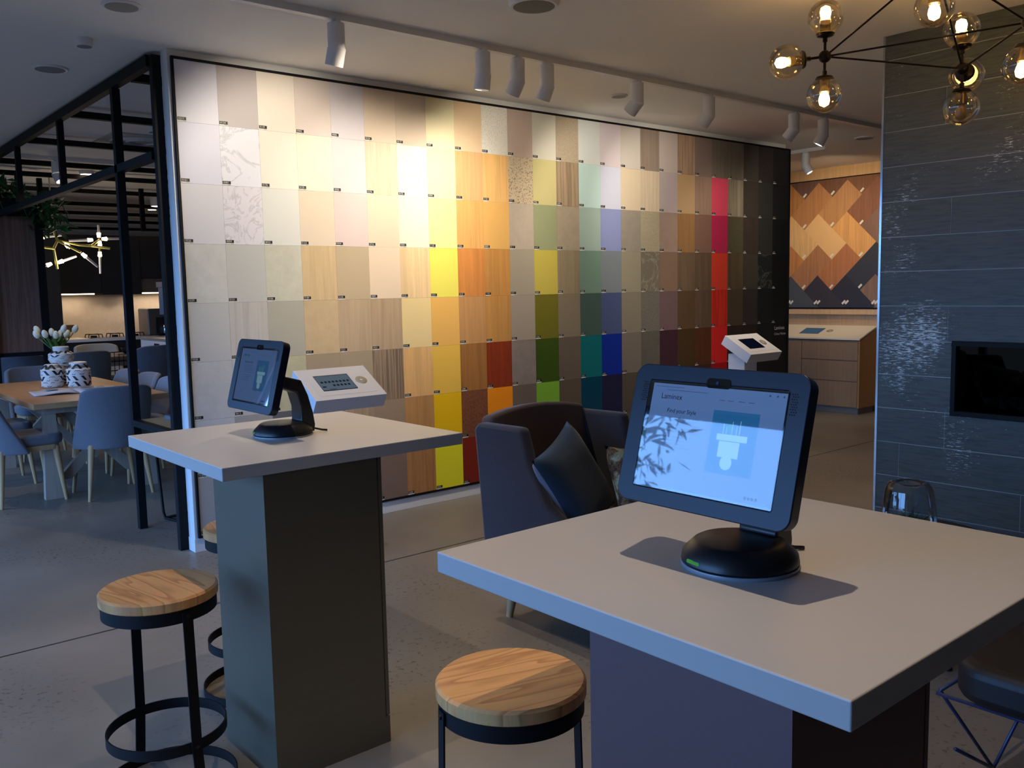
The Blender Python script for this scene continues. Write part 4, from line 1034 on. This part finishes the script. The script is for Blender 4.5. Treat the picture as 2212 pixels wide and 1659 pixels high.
# ================================================================ dining table, chairs and what stands on it
TZ = .70
dt = thing('dining_table', 'long oak trestle dining table inside the black frame', 'table', (1.85, 7.65, 0))
do = (1.85, 7.65, 0)
rel(Box(1.39, 2.306, 6.69, 8.62, TZ - .04, TZ), do).obj('tabletop', pattern('oak_top', 'wood', (196, 148, 104), .4, axis='Y', amt=.5, sc_=.5), dt, bevel=.003)
grey_oak = pattern('washed_oak', 'wood', (168, 150, 134), .55, axis='Z', amt=.5)
def plank(p0, p1, w0, w1, d): # tapered board between two points, width along x, depth along y
    p0, p1 = Vector(p0), Vector(p1); vs = []
    for p, w in ((p0, w0), (p1, w1)):
        for sy in (-1, 1):
            for sx in (-1, 1): vs.append(p + Vector((sx * w / 2, sy * d / 2, 0)))
    return MB().add(vs, [(0, 1, 3, 2), (4, 6, 7, 5), (0, 4, 5, 1), (2, 3, 7, 6), (0, 2, 6, 4), (1, 5, 7, 3)])
for y in (6.87, 8.42):
    for x, s in ((1.52, 1), (2.17, -1)):
        rel(plank((x, y, 0), (x, y, TZ - .04), .125, .075, .06), do).obj('leg', grey_oak, dt)
    rel(plank((1.60, y + .05, .12), (2.10, y + .05, TZ - .045), .10, .09, .05), do).obj('brace', grey_oak, dt)
    rel(plank((2.10, y + .11, .12), (1.60, y + .11, TZ - .045), .10, .09, .05), do).obj('brace', grey_oak, dt)
rel(Box(1.47, 2.22, 6.83, 8.46, TZ - .09, TZ - .041), do).obj('apron', grey_oak, dt)

def dining_chair(label, fabm, group, name='dining_chair', hb=.80):
    """faces +y, back at -y"""
    t = thing(name, label, 'chair', (0, 0, 0), 0, group)
    def f(u, v):
        a = 2 * u - 1; w = .245 - .015 * v * v
        z = .36 + (hb - .36) * v - .035 * (abs(a) ** 4) * v
        return Vector((w * math.sin(a * 1.25) / math.sin(1.25), -.235 - .07 * v + (.13 + .20 * (1 - v) ** 1.2) * (1 - math.cos(a * 1.25)), z))
    MB().grid(f, 16, 10).obj('backrest', fabm, t, solid=.045, bevel=.015, seg=3, smooth='all')
    q = MB(); q.prism(rrect(.425, .40, .09, 6, 0, .03), .40, .475); q.obj('seat', fabm, t, bevel=.025, seg=4, smooth=True)
    q = MB(); q.prism(rrect(.40, .40, .06, 5), .365, .40); q.obj('seat_rail', oak_leg, t)
    for sx in (-1, 1):
        for sy in (-1, 1):
            MB().rod((sx * .17, sy * .17, .385), (sx * .215, sy * .205, 0), .024, .011, 12).obj('leg', oak_leg, t, smooth=True)
    return t
blue_fab = fabric('blue_grey_weave', (116, 116, 122)); light_fab = fabric('pale_grey_weave', (150, 146, 150))
g1 = 'upholstered chairs around the dining table'
pa = dining_chair('', blue_fab, g1)
dch = [(1.885, 6.76, 0, 'grey-blue chair with its back to the viewer at the near end of the dining table'),
       (1.36, 6.98, -PI / 2 + .05, 'grey-blue chair at the left edge, pushed sideways to the dining table'),
       (1.34, 7.75, -PI / 2, 'grey-blue chair on the left side of the dining table, beyond the nearest one'),
       (1.90, 8.80, PI, 'grey chair at the far end of the dining table, left of the vases')]
for i, (x, y, a, lb) in enumerate(dch):
    c = pa if i == 0 else copy_tree(pa); c.location = (x, y, 0); c.rotation_euler = (0, 0, a); c['label'] = lb
pb = dining_chair('', light_fab, g1, hb=.77)
rch = [(2.27, 7.20, PI / 2, 'pale grey chair on the right of the dining table, nearest the white wall end'),
       (2.27, 7.76, PI / 2, 'pale grey chair on the right of the dining table, middle of three'),
       (2.27, 8.32, PI / 2, 'pale grey chair on the right of the dining table, farthest of three')]
for i, (x, y, a, lb) in enumerate(rch):
    c = pb if i == 0 else copy_tree(pb); c.location = (x, y, 0); c.rotation_euler = (0, 0, a); c['label'] = lb
# sled chair half hidden behind the frame post
sc_t = thing('sled_chair', 'black wire sled-base chair half hidden behind the frame post', 'chair', (2.12, 5.62, 0), .2)
q = MB()
for s in (-1, 1): q.tube([(s * .2, .2, .44), (s * .22, .12, .05), (s * .22, .10, .012), (s * .22, -.18, .012), (s * .22, -.2, .05), (s * .2, -.15, .44)], .009)
q.rod((-.22, .1, .012), (.22, .1, .012), .009); q.obj('sled_frame', black_metal, sc_t, smooth='all')
q = MB(); q.prism(rrect(.42, .42, .08, 5), .44, .47); q.obj('seat', mat('dark_seat', (40, 40, 44), .6), sc_t, bevel=.01)
MB().grid(lambda u, v: Vector(((u - .5) * .42, -.21 - .05 * v + .06 * (2 * u - 1) ** 2, .47 + .15 * v)), 8, 4).obj('backrest', mat('dark_seat', (40, 40, 44), .6), sc_t, solid=.02, smooth='all')

# vases, flowers, book
def vase(x, y, prof, label):
    prof = [(r * 1.5, z * (1.0 if prof[-1][1] > .3 else 1.12)) for r, z in prof]
    t = thing('patterned_vase', label, 'vase', (x, y, TZ), 0, 'black and white brushstroke vases')
    q = MB(); q.lathe(prof, 40); q.obj('body', mat('white_ceramic', (226, 222, 214), .35), t, smooth=True)
    rr = random.Random(int(x * 1000)); q = MB()
    def rad(z):
        for (r0, z0), (r1, z1) in zip(prof[:-1], prof[1:]):
            if z0 <= z <= z1 and z1 > z0: return r0 + (r1 - r0) * (z - z0) / (z1 - z0)
        return prof[-1][0]
    top = prof[-1][1]; z = .012
    while z < top - .028:
        n_ = max(6, int(rad(z) * 2 * PI / .062)); off = rr.random()
        for i in range(n_):
            a0 = 2 * PI * (i + off) / n_; s = rr.choice((-1, 1)); hh = .020 if top > .3 else .036
            for sg in ((0, 1), (1, 0)) if rr.random() < .6 else ((0, 1),):
                pts = []
                for (da, dz) in ((0, 0), (.34, 0), (.34 + .44 * s, 1), (.44 * s, 1)):
                    aa = a0 + (da + (sg[1] == 0) * .55) * 2 * PI / n_ * (1 if sg[1] else 1); zz = z + hh * (dz if sg[1] else 1 - dz)
                    r_ = rad(zz) + .0012; pts.append((r_ * math.cos(aa), r_ * math.sin(aa), zz))
                q.add(pts, [(0, 1, 2, 3)])
        z += .028 if top > .3 else .046
    q.obj('brushstrokes', mat('black_glaze', (14, 14, 16), .4), t)
    return t
vase(1.905, 8.03, [(.0, 0), (.052, 0), (.060, .012), (.060, .17), (.048, .185), (.058, .19), (.060, .20), (.066, .215), (.064, .26), (.050, .272), (.036, .275), (.040, .29), (.041, .315), (.037, .32)], 'tallest black and white patterned vase, at the back of the cluster on the dining table')
vase(1.790, 7.87, [(.0, 0), (.046, 0), (.055, .010), (.056, .13), (.048, .14), (.036, .142), (.036, .165), (.032, .168)], 'black and white patterned vase at the left of the cluster on the dining table')
vase(1.960, 7.76, [(.0, 0), (.052, 0), (.060, .010), (.062, .125), (.052, .138), (.036, .142), (.038, .150), (.044, .158), (.044, .176), (.036, .18)], 'squat black and white patterned vase at the front right of the cluster')
gv = thing('glass_vase', 'clear glass vase of white tulips standing behind the patterned vases', 'vase', (1.925, 8.24, TZ))
q = MB(); q.lathe([(0, 0), (.036, 0), (.038, .01), (.040, .28), (.048, .325)], 32); q.obj('glass', thin_glass('vase_glass', (.85, .92, .95), .6, .08), gv, smooth='all')
tg = mat('tulip_leaf', (70, 110, 50), .5); tw = mat('tulip_petal', (235, 232, 205), .5)
rr = random.Random(4)
for i in range(9):
    a = 2 * PI * i / 9 + .3; R_ = .06 + .09 * rr.random(); zt_ = .36 + .06 * rr.random()
    tu = thing('tulip', 'white tulip in the glass vase on the dining table', 'tulip', (1.925, 8.24, TZ + .05), 0, 'white tulips in the glass vase')
    tip = Vector((R_ * math.cos(a), R_ * math.sin(a), zt_ - .04))
    MB().tube([(.01 * math.cos(a), .01 * math.sin(a), 0), (.02 * math.cos(a), .02 * math.sin(a), .22), tuple(tip)], .004, 6).obj('stem', tg, tu, smooth='all')
    dd = Vector((math.cos(a) * .5, math.sin(a) * .5, 1)).normalized()
    M = Matrix.Translation(tip) @ Vector((0, 0, 1)).rotation_difference(dd).to_matrix().to_4x4()
    q = MB(); q.lathe([(0, 0), (.017, .010), (.025, .032), (.022, .056), (.010, .074), (.0, .077)], 12, M); q.obj('bloom', tw, tu, smooth='all')
    q = MB()
    for aa, zz in ((a, .20), (a + .6, .22), (a + 2.0, .24)):
      m2 = Matrix.Translation((0, 0, zz)) @ Euler((0, .45, aa)).to_matrix().to_4x4()
      q.add([m2 @ Vector(p) for p in ((0, 0, 0), (.014, .022, .06), (.04, 0, .15), (.014, -.022, .06))], [(0, 1, 2, 3)])
    q.obj('leaf', tg, tu)
bk = thing('open_magazine', 'open magazine lying on the dining table in front of the vases', 'magazine', (1.83, 7.36, TZ + .001), -.10)
q = MB()
for s in (-1, 1):
    q.grid(lambda u, v: Vector((s * (.002 + u * .30), (v - .5) * .36, .004 + .016 * math.sin(min(1, u * 1.2) * PI) * (1 - u * .5))), 10, 2)
q.obj('pages', mat('magazine_paper', (205, 205, 215), .5), bk, solid=.006, smooth='all')
q = MB()
for (x0, y0, w, h) in ((.03, -.10, .09, .07), (.14, -.09, .06, .12), (-.20, -.02, .08, .10), (.04, .02, .10, .09)): q.box(x0, x0 + w, y0, y0 + h, .026, .0262)
q.obj('printed_pictures', mat('grey_print', (130, 132, 150), .5), bk)

# second table with dark tableware, velvet chairs
t2 = thing('dining_table', 'grey timber dining table set with dark dishes, in front of the kitchen', 'table', (2.9, 10.95, 0))
Box(-.90, .82, -.42, .42, .715, .75).obj('tabletop', pattern('grey_timber', 'wood', (120, 104, 92), .5, axis='X', amt=.4), t2)
Box(-.84, .76, -.36, .36, .64, .715).obj('apron', grey_oak, t2)
for sx in (-1, 1):
    for sy in (-1, 1): Box(sx * .78 - .08, sx * .78, sy * .34 - .04, sy * .34 + .04, 0, .64).obj('leg', grey_oak, t2)
dark_glaze = mat('dark_stoneware', (34, 36, 40), .3)
bl = [(-.62, -.12, 'dark bowl on the grey timber table, leftmost'), (-.30, -.10, 'dark bowl on the grey timber table, behind the tulips'), (.40, -.08, 'dark bowl on the grey timber table, beside the cream chair'), (.72, -.14, 'dark bowl on the grey timber table, rightmost')]
for i, (x, y, lb) in enumerate(bl):
    if i == 0:
        bw_ = thing('stoneware_bowl', lb, 'bowl', (2.9 + x, 10.95 + y, .75), 0, 'dark bowls on the grey timber table')
        MB().lathe([(0, .006), (.03, .006), (.045, .02), (.075, .075), (.079, .075), (.05, .012), (.032, 0), (0, 0)], 28).obj('bowl', dark_glaze, bw_, smooth=True)
        MB().lathe([(0, .0005), (.11, .0005), (.125, .006), (.122, .009), (.11, .004), (0, .004)], 28, Matrix.Translation((0, 0, -.0004))).obj('plate', dark_glaze, bw_, smooth=True)
    else:
        c = copy_tree(bw_); c.location = (2.9 + x, 10.95 + y, .75); c['label'] = lb
vel = fabric('slate_velvet', (110, 110, 116)); vel2 = fabric('grey_velvet', (120, 116, 114))
g2 = 'rounded chairs around the grey timber table'
def tub(label, m_, x, y, a, hb=.86, s=1.08):
    t = dining_chair(label, m_, g2, 'upholstered_chair', hb); t.location = (x, y, 0); t.rotation_euler = (0, 0, a); t.scale = (s, s, 1.0)
    return t
tub('rounded grey velvet chair directly behind the black and white vases', vel2, 2.66, 10.22, .0, .86, .85)
tub('large blue-grey velvet chair beside the slim frame post', vel, 3.16, 9.95, .35, .90, 1.1)
tub('blue-grey chair seen below the brown woven screen, right one', vel, 2.00, 10.15, 0, .86, .9)
tub('blue-grey chair seen below the brown woven screen, at the picture edge', vel, 1.50, 10.15, 0, .86, .9)
tub('cream ribbed chair behind the grey timber table', fabric('cream_rib', (176, 166, 150)), 3.22, 11.62, PI, .84)
wc = thing('wire_chair', 'black wire chair at the grey timber table, left of the large velvet chair', 'chair', (2.93, 10.42, 0), .1)
q = MB()
for i in range(9): q.tube([(-.2 + .05 * i, -.22, .82 - .02 * abs(i - 4)), (-.2 + .05 * i, -.2, .5), (-.2 + .05 * i, -.12, .44), (-.2 + .05 * i, .2, .45)], .004, 5)
for z in (.82, .72, .62, .52): q.tube([(-.24, -.16, z - .02), (-.1, -.22, z), (.1, -.22, z), (.24, -.16, z - .02)], .005, 5)
q.obj('wire_shell', black_metal, wc)
for sx in (-1, 1):
    for sy in (-1, 1): MB().rod((sx * .15, sy * .15, .44), (sx * .2, sy * .2, 0), .009).obj('leg', black_metal, wc)

# ---------------------------------------------------------------- kitchen
KY = 12.62
kb = thing('kitchen_wall_unit', 'dark kitchen wall run with pale splashback and stone bench', 'kitchen', (3.7, KY + .1, 0)); ko = (3.7, KY + .1, 0)
kd = mat('matt_black_cabinet', (30, 30, 33), .55)
rel(Box(2.70, 5.4, KY, KY + .12, 0, 2.22), ko).obj('back_panel', pattern('stone_splashback', 'stone', (176, 160, 142), .45, amt=.5), kb)
rel(Box(2.90, 5.4, KY - .62, KY, .865, .90), ko).obj('benchtop', mat('pale_stone', (215, 208, 196), .3), kb)
rel(Box(2.90, 5.4, KY - .60, KY, .08, .863), ko).obj('base_cabinets', kd, kb)
rel(Box(2.90, 3.45, KY - .36, KY, 1.47, 2.215), ko).obj('wall_cabinet', kd, kb)
rel(Box(3.455, 3.95, KY - .36, KY, 1.45, 2.215), ko).obj('wall_cabinet', kd, kb)
rel(Box(3.955, 5.4, KY - .36, KY, 1.66, 2.215), ko).obj('wall_cabinet', kd, kb)
rel(Box(2.25, 2.895, KY - .64, KY + .12, 0, 2.45), ko).obj('tall_cabinet', kd, kb)
rel(Box(3.955, 5.4, KY - .34, KY, 1.475, 1.655), ko).obj('open_shelf', mat('brown_shelf', (96, 84, 76), .6), kb)
led = emit('led_strip', (255, 222, 180), 10)
for (xa_, xb_) in ((2.92, 3.36), (3.86, 5.3)):
    rel(Box(xa_, xb_, KY - .34, KY - .32, 1.457, 1.470), ko).obj('light_strip', led, kb)
    area_light('under_cabinet_light', ((xa_ + xb_) / 2, KY - .2, 1.44), (0, 0, 0), xb_ - xa_, .05, 5.0 * (xb_ - xa_), WARM2)
spot_light('hood_beam', (3.52, KY - .22, 1.44), (3.52, KY - .02, .9), 2.5, WARM2, 90, .8)
spot_light('hood_beam', (3.75, KY - .22, 1.44), (3.75, KY - .02, .9), 2.5, WARM2, 90, .8)
hob = thing('gas_cooktop', 'gas cooktop with black trivets on the kitchen bench', 'cooktop', (3.58, KY - .33, .90))
Box(-.38, .38, -.24, .24, 0, .008).obj('plate', chrome, hob, bevel=.002)
for x in (-.26, 0, .26):
    q = MB()
    for a in range(4): q.rod((x, 0, .045), (x + .11 * math.cos(a * PI / 2 + .78), .11 * math.sin(a * PI / 2 + .78), .045), .006, n=6); q.rod((x + .11 * math.cos(a * PI / 2 + .78), .11 * math.sin(a * PI / 2 + .78), .045), (x + .12 * math.cos(a * PI / 2 + .78), .12 * math.sin(a * PI / 2 + .78), .008), .006, n=6)
    q.lathe([(0, .008), (.04, .008), (.04, .028), (0, .03)], 16, Matrix.Translation((x, 0, 0))); q.obj('trivet', black_metal, hob)
cmx = thing('coffee_machine', 'dark espresso machine with chrome jug on the kitchen bench', 'coffee machine', (4.25, KY - .33, .90))
Box(-.30, .34, -.20, .20, 0, .36).obj('body', mat('graphite', (92, 86, 82), .4, .3), cmx, bevel=.02, seg=3)
Box(-.20, .04, -.215, -.199, .03, .24).obj('bay', black_plastic, cmx)
MB().lathe([(0, 0), (.045, 0), (.05, .05), (.04, .10), (.03, .12)], 24, Matrix.Translation((-.09, -.26, .03))).obj('jug', chrome, cmx, smooth=True)
MB().rod((.15, -.215, .15), (.15, -.200, .15), .03, n=24).obj('dial', chrome, cmx)
Box(-.2, .04, -.31, -.216, .0, .03).obj('drip_tray', black_plastic, cmx)
tt_ = thing('toaster_frame', 'small brown framed box on the kitchen bench, above the tulips', 'box', (3.07, KY - .12, .902)); Box(-.07, .07, -.02, .02, .08, .17).obj('frame', mat('brown_frame', (64, 50, 42), .5), tt_); Box(-.01, .01, -.01, .01, 0, .08).obj('stand', black_metal, tt_)
isl = thing('kitchen_island', 'kitchen island with a white waterfall end and timber side', 'kitchen island', (4.3, 11.3, 0)); io = (4.3, 11.3, 0)
rel(Box(3.76, 4.9, 10.49, 11.86, .865, .90), io).obj('benchtop', mat('flecked_stone', (150, 142, 134), .35), isl)
rel(Box(3.76, 3.80, 10.52, 11.84, .70, .864), io).obj('end_panel', white_metal, isl)
rel(Box(3.76, 4.88, 10.49, 10.52, 0, .864), io).obj('timber_side', pattern('isl_wood', 'wood', (178, 158, 136), .5, amt=.3), isl)
rel(Box(3.95, 4.88, 10.56, 11.84, 0.05, .86), io).obj('cabinet', kd, isl)
rel(Box(3.752, 3.76, 11.15, 11.32, .765, .835), io).obj('power_socket', black_plastic, isl)
# tall display shelf whose end panels show beside the white wall end
ds = thing('appliance_column', 'white column with a grey hood box seen in the slot beside the frame post', 'cabinet', (3.3, 9.25, 0)); dso = (3.3, 9.25, 0)
rel(Box(3.165, 3.6, 9.05, 9.30, 0, 1.22), dso).obj('lower_panel', pattern('isl_wood', 'wood', (178, 158, 136)), ds) if False else None
rel(Box(3.165, 3.6, 9.0, 9.32, 1.23, 1.56), dso).obj('grey_box', mat('slate_grey_box', (104, 112, 122), .5), ds)
rel(Box(3.150, 3.6, 8.985, 9.335, 1.505, 1.56), dso).obj('lid', mat('slate_grey_lid', (78, 84, 92), .5), ds)
rel(Box(3.22, 3.6, 9.0, 9.3, 2.06, 2.19), dso).obj('upper_panel', white_metal, ds)
rel(Box(3.195, 3.6, 9.02, 9.28, 1.12, 1.228), dso).obj('white_box', white_metal, ds)
rel(Box(3.40, 3.6, 9.05, 9.25, 0, 2.70), dso).obj('column', white_paint, ds)

# brass branching pendant with glass tubes, above the grey timber table
PY_ = 10.3
P3 = {k: Vector((x, PY_ + dy, z)) for k, (x, z, dy) in {'top': (2.455, 2.141, 0), 'a': (2.49, 2.019, 0), 'b': (2.436, 1.931, -.05), 'c': (2.299, 1.945, -.12),
  'd': (2.481, 1.728, .05), 'e': (2.711, 1.977, .03), 'e2': (2.833, 1.97, .05), 'g': (2.935, 2.041, .10), 'h': (2.997, 1.939, -.05), 'i': (2.684, 1.894, -.10),
  'j': (2.930, 1.912, .10), 'k': (2.601, 1.950, -.03)}.items()}
pb_ = Vector((2.45, PY_, 2.70))
br = thing('branch_pendant', 'brass branching pendant lamp with lit glass tubes above the grey timber table', 'pendant lamp', pb_)
sb = mat('satin_brass', (176, 170, 96), .4, .55)
for a, c in (('top', 'a'), ('a', 'b'), ('b', 'c'), ('b', 'd'), ('a', 'e'), ('e', 'e2'), ('e2', 'g'), ('e2', 'h'), ('a', 'i'), ('g', 'j')):
    q = MB(); q.rod(P3[a], P3[c], .013, n=10); rel(q, pb_).obj('branch', sb, br, smooth=True)
q = MB(); q.rod(P3['top'], (2.452, PY_, 2.40), .010); q.rod((2.452, PY_, 2.40), (2.452, PY_, 2.695), .008); rel(q, pb_).obj('stem', mat('cream_rod', (200, 195, 160), .4), br)
gt = mat('frosted_tube', (215, 215, 222), .25); tip = emit('tube_lamp', (255, 226, 180), 9)
for (x0, z0), (x1, z1), dy in (((2.694, 1.882), (2.846, 1.741), -.1), ((2.429, 1.781), (2.30, 1.728), .05), ((2.492, 1.791), (2.676, 1.859), .05), ((2.333, 2.052), (2.552, 2.081), .08),
        ((2.55, 1.99), (2.601, 1.937), -.03), ((2.866, 2.039), (2.626, 2.025), .10), ((2.961, 2.051), (3.186, 2.059), .10), ((2.931, 2.065), (2.934, 2.201), .10), ((2.93, 1.912), (2.922, 1.674), .10), ((2.931, 2.026), (2.93, 1.966), .08)):
    s0_ = Vector((x0, PY_ + dy, z0)); e_ = Vector((x1, PY_ + dy, z1)); d = e_ - s0_; L_ = min(.05, d.length * .9)
    mid_ = s0_ + d.normalized() * L_
    q = MB(); q.rod(mid_, e_, .0150, .012, n=12); rel(q, pb_).obj('glass_tube', gt, br, smooth=True)
    q = MB(); q.rod(s0_, mid_, .016, .022, n=12); rel(q, pb_).obj('lamp', tip, br, smooth=True)
point_light('pendant_glow', (2.6, PY_, 1.75), 6, WARM2, .15)

# ================================================================ right foreground corner
ctb = thing('coffee_table', 'low dark coffee table behind the right counter, carrying the glass cloche', 'table', (3.35, 1.62, 0))
MB().lathe([(0, .40), (.33, .40), (.34, .41), (.33, .425), (0, .425)], 40).obj('tabletop', mat('dark_timber', (52, 44, 40), .4), ctb, smooth=True)
for i in range(3):
    a = 2 * PI * i / 3; MB().rod((.22 * math.cos(a), .22 * math.sin(a), .40), (.29 * math.cos(a), .29 * math.sin(a), 0), .014).obj('leg', black_metal, ctb)
tr = thing('terrarium', 'clear glass cloche terrarium with small green plants, before the slate pillar', 'terrarium', (3.31, 1.58, .426))
MB().lathe([(.098, 0), (.100, .06), (.096, .13), (.086, .195), (.078, .215), (.064, .224), (.045, .220), (.040, .214)], 48).obj('glass_jar', thin_glass('cloche_glass', (.93, .95, .96), .85, .06), tr, smooth='all')
MB().lathe([(0, .002), (.094, .002), (.094, .03), (.05, .05), (0, .055)], 30).obj('soil', mat('soil', (44, 36, 28), .9), tr, smooth=True)
q = MB(); rl = random.Random(9)
for i in range(70):
    a = rl.random() * 6.28; r = rl.random() * .055; L_ = .04 + rl.random() * .05
    M = Matrix.Translation((r * math.cos(a), r * math.sin(a), .04)) @ Euler((rl.uniform(-.7, .7), rl.uniform(-.7, .7), a)).to_matrix().to_4x4()
    q.add([M @ Vector(p) for p in ((-.004, 0, 0), (.004, 0, 0), (.002, 0, L_ * .7), (0, 0, L_), (-.004, .002, L_ * .6))], [(0, 1, 2, 3, 4)])
o = q.obj('plants', mat('moss_green', (44, 90, 60), .6), tr); o['kind'] = 'stuff'
lc = thing('wire_lounge_chair', 'dark lounge chair on thin wire legs under the right counter edge', 'chair', (2.55, .62, 0))
q = MB()
for p in (((-.30, .36, .36), (.06, .36, .012)), ((-.34, .30, .24), (.06, .36, .012)), ((.06, .36, .012), (.36, .30, .34)), ((-.30, -.3, .34), (.05, -.34, .012)), ((.36, -.3, .34), (.05, -.34, .012)), ((-.30, .36, .36), (.36, .34, .36)), ((.05, -.34, .012), (.06, .36, .012)), ((-.32, .36, .36), (-.32, -.3, .36)), ((.36, .34, .36), (.36, -.3, .36))):
    q.rod(p[0], p[1], .005, n=8)
q.obj('wire_base', mat('blued_wire', (52, 62, 96), .35, .4), lc, smooth='all')
lm_ = mat('black_leather', (22, 20, 22), .5)
q = MB(); q.prism(rrect(.70, .66, .10, 6), .365, .47); q.obj('seat', lm_, lc, bevel=.03, seg=4, smooth=True)
MB().grid(lambda u, v: Vector((.30 + .14 * v, (u - .5) * .66, .46 + .34 * v - .03 * (2 * u - 1) ** 2)), 10, 8).obj('backrest', lm_, lc, solid=.07, bevel=.02, smooth='all')
MB().tube([(-.05, .36, .50), (.1, .40, .53), (.30, .36, .545)], .018, 10).obj('armrest', oak_leg, lc, smooth='all')
q = MB(); rl = random.Random(21)
for i in range(500):
    x, y = rl.uniform(-.15, .28), rl.uniform(-.25, .25); L_ = rl.uniform(.02, .05)
    q.add([(x, y, .472), (x + .003, y, .472), (x + rl.uniform(-.02, .02), y + rl.uniform(-.02, .02), .472 + L_)], [(0, 1, 2)])
o = q.obj('fur_throw', fabric('dark_fur', (70, 70, 76)), lc); o['kind'] = 'stuff'
# tree outside the glazing: its leaves show in the foreground screen
tr2 = thing('garden_tree', 'leafy tree outside the glazed side, level with the dining chairs', 'tree', (-4.7, 7.2, 0))
MB().tube([(0, 0, 0), (.1, .1, 1.2), (0, .2, 2.4), (.1, .4, 3.6)], [.10, .08, .06, .03], 10).obj('trunk', mat('bark', (70, 60, 50), .8), tr2, smooth='all')
q = MB(); rl = random.Random(31)
for i in range(1500):
    a, b_ = rl.random() * 6.28, rl.random(); r = 1.15 * math.sqrt(rl.random())
    c = Vector((r * math.cos(a), r * math.sin(a) , 2.6 + rl.uniform(-1.2, 1.3))); L_ = rl.uniform(.12, .26)
    M = Matrix.Translation(c) @ Euler((rl.uniform(-1.2, 1.2), rl.uniform(-1.2, 1.2), rl.uniform(0, 6.3))).to_matrix().to_4x4()
    q.add([M @ Vector(p) for p in ((0, 0, 0), (L_ * .4, L_ * .14, 0), (L_, 0, -.02), (L_ * .4, -L_ * .14, 0))], [(0, 1, 2, 3)])
o = q.obj('foliage', leafm, tr2); o['kind'] = 'stuff'
tr3 = copy_tree(tr2); tr3.location = (-4.6, 11.2, 0); tr3.rotation_euler = (0, 0, 1.3); tr3['label'] = 'unseen leafy tree, added to mask sky reflection in the kiosk near the palette wall'  # added second tree: blocks bright sky mirrored in the farther kiosk screen
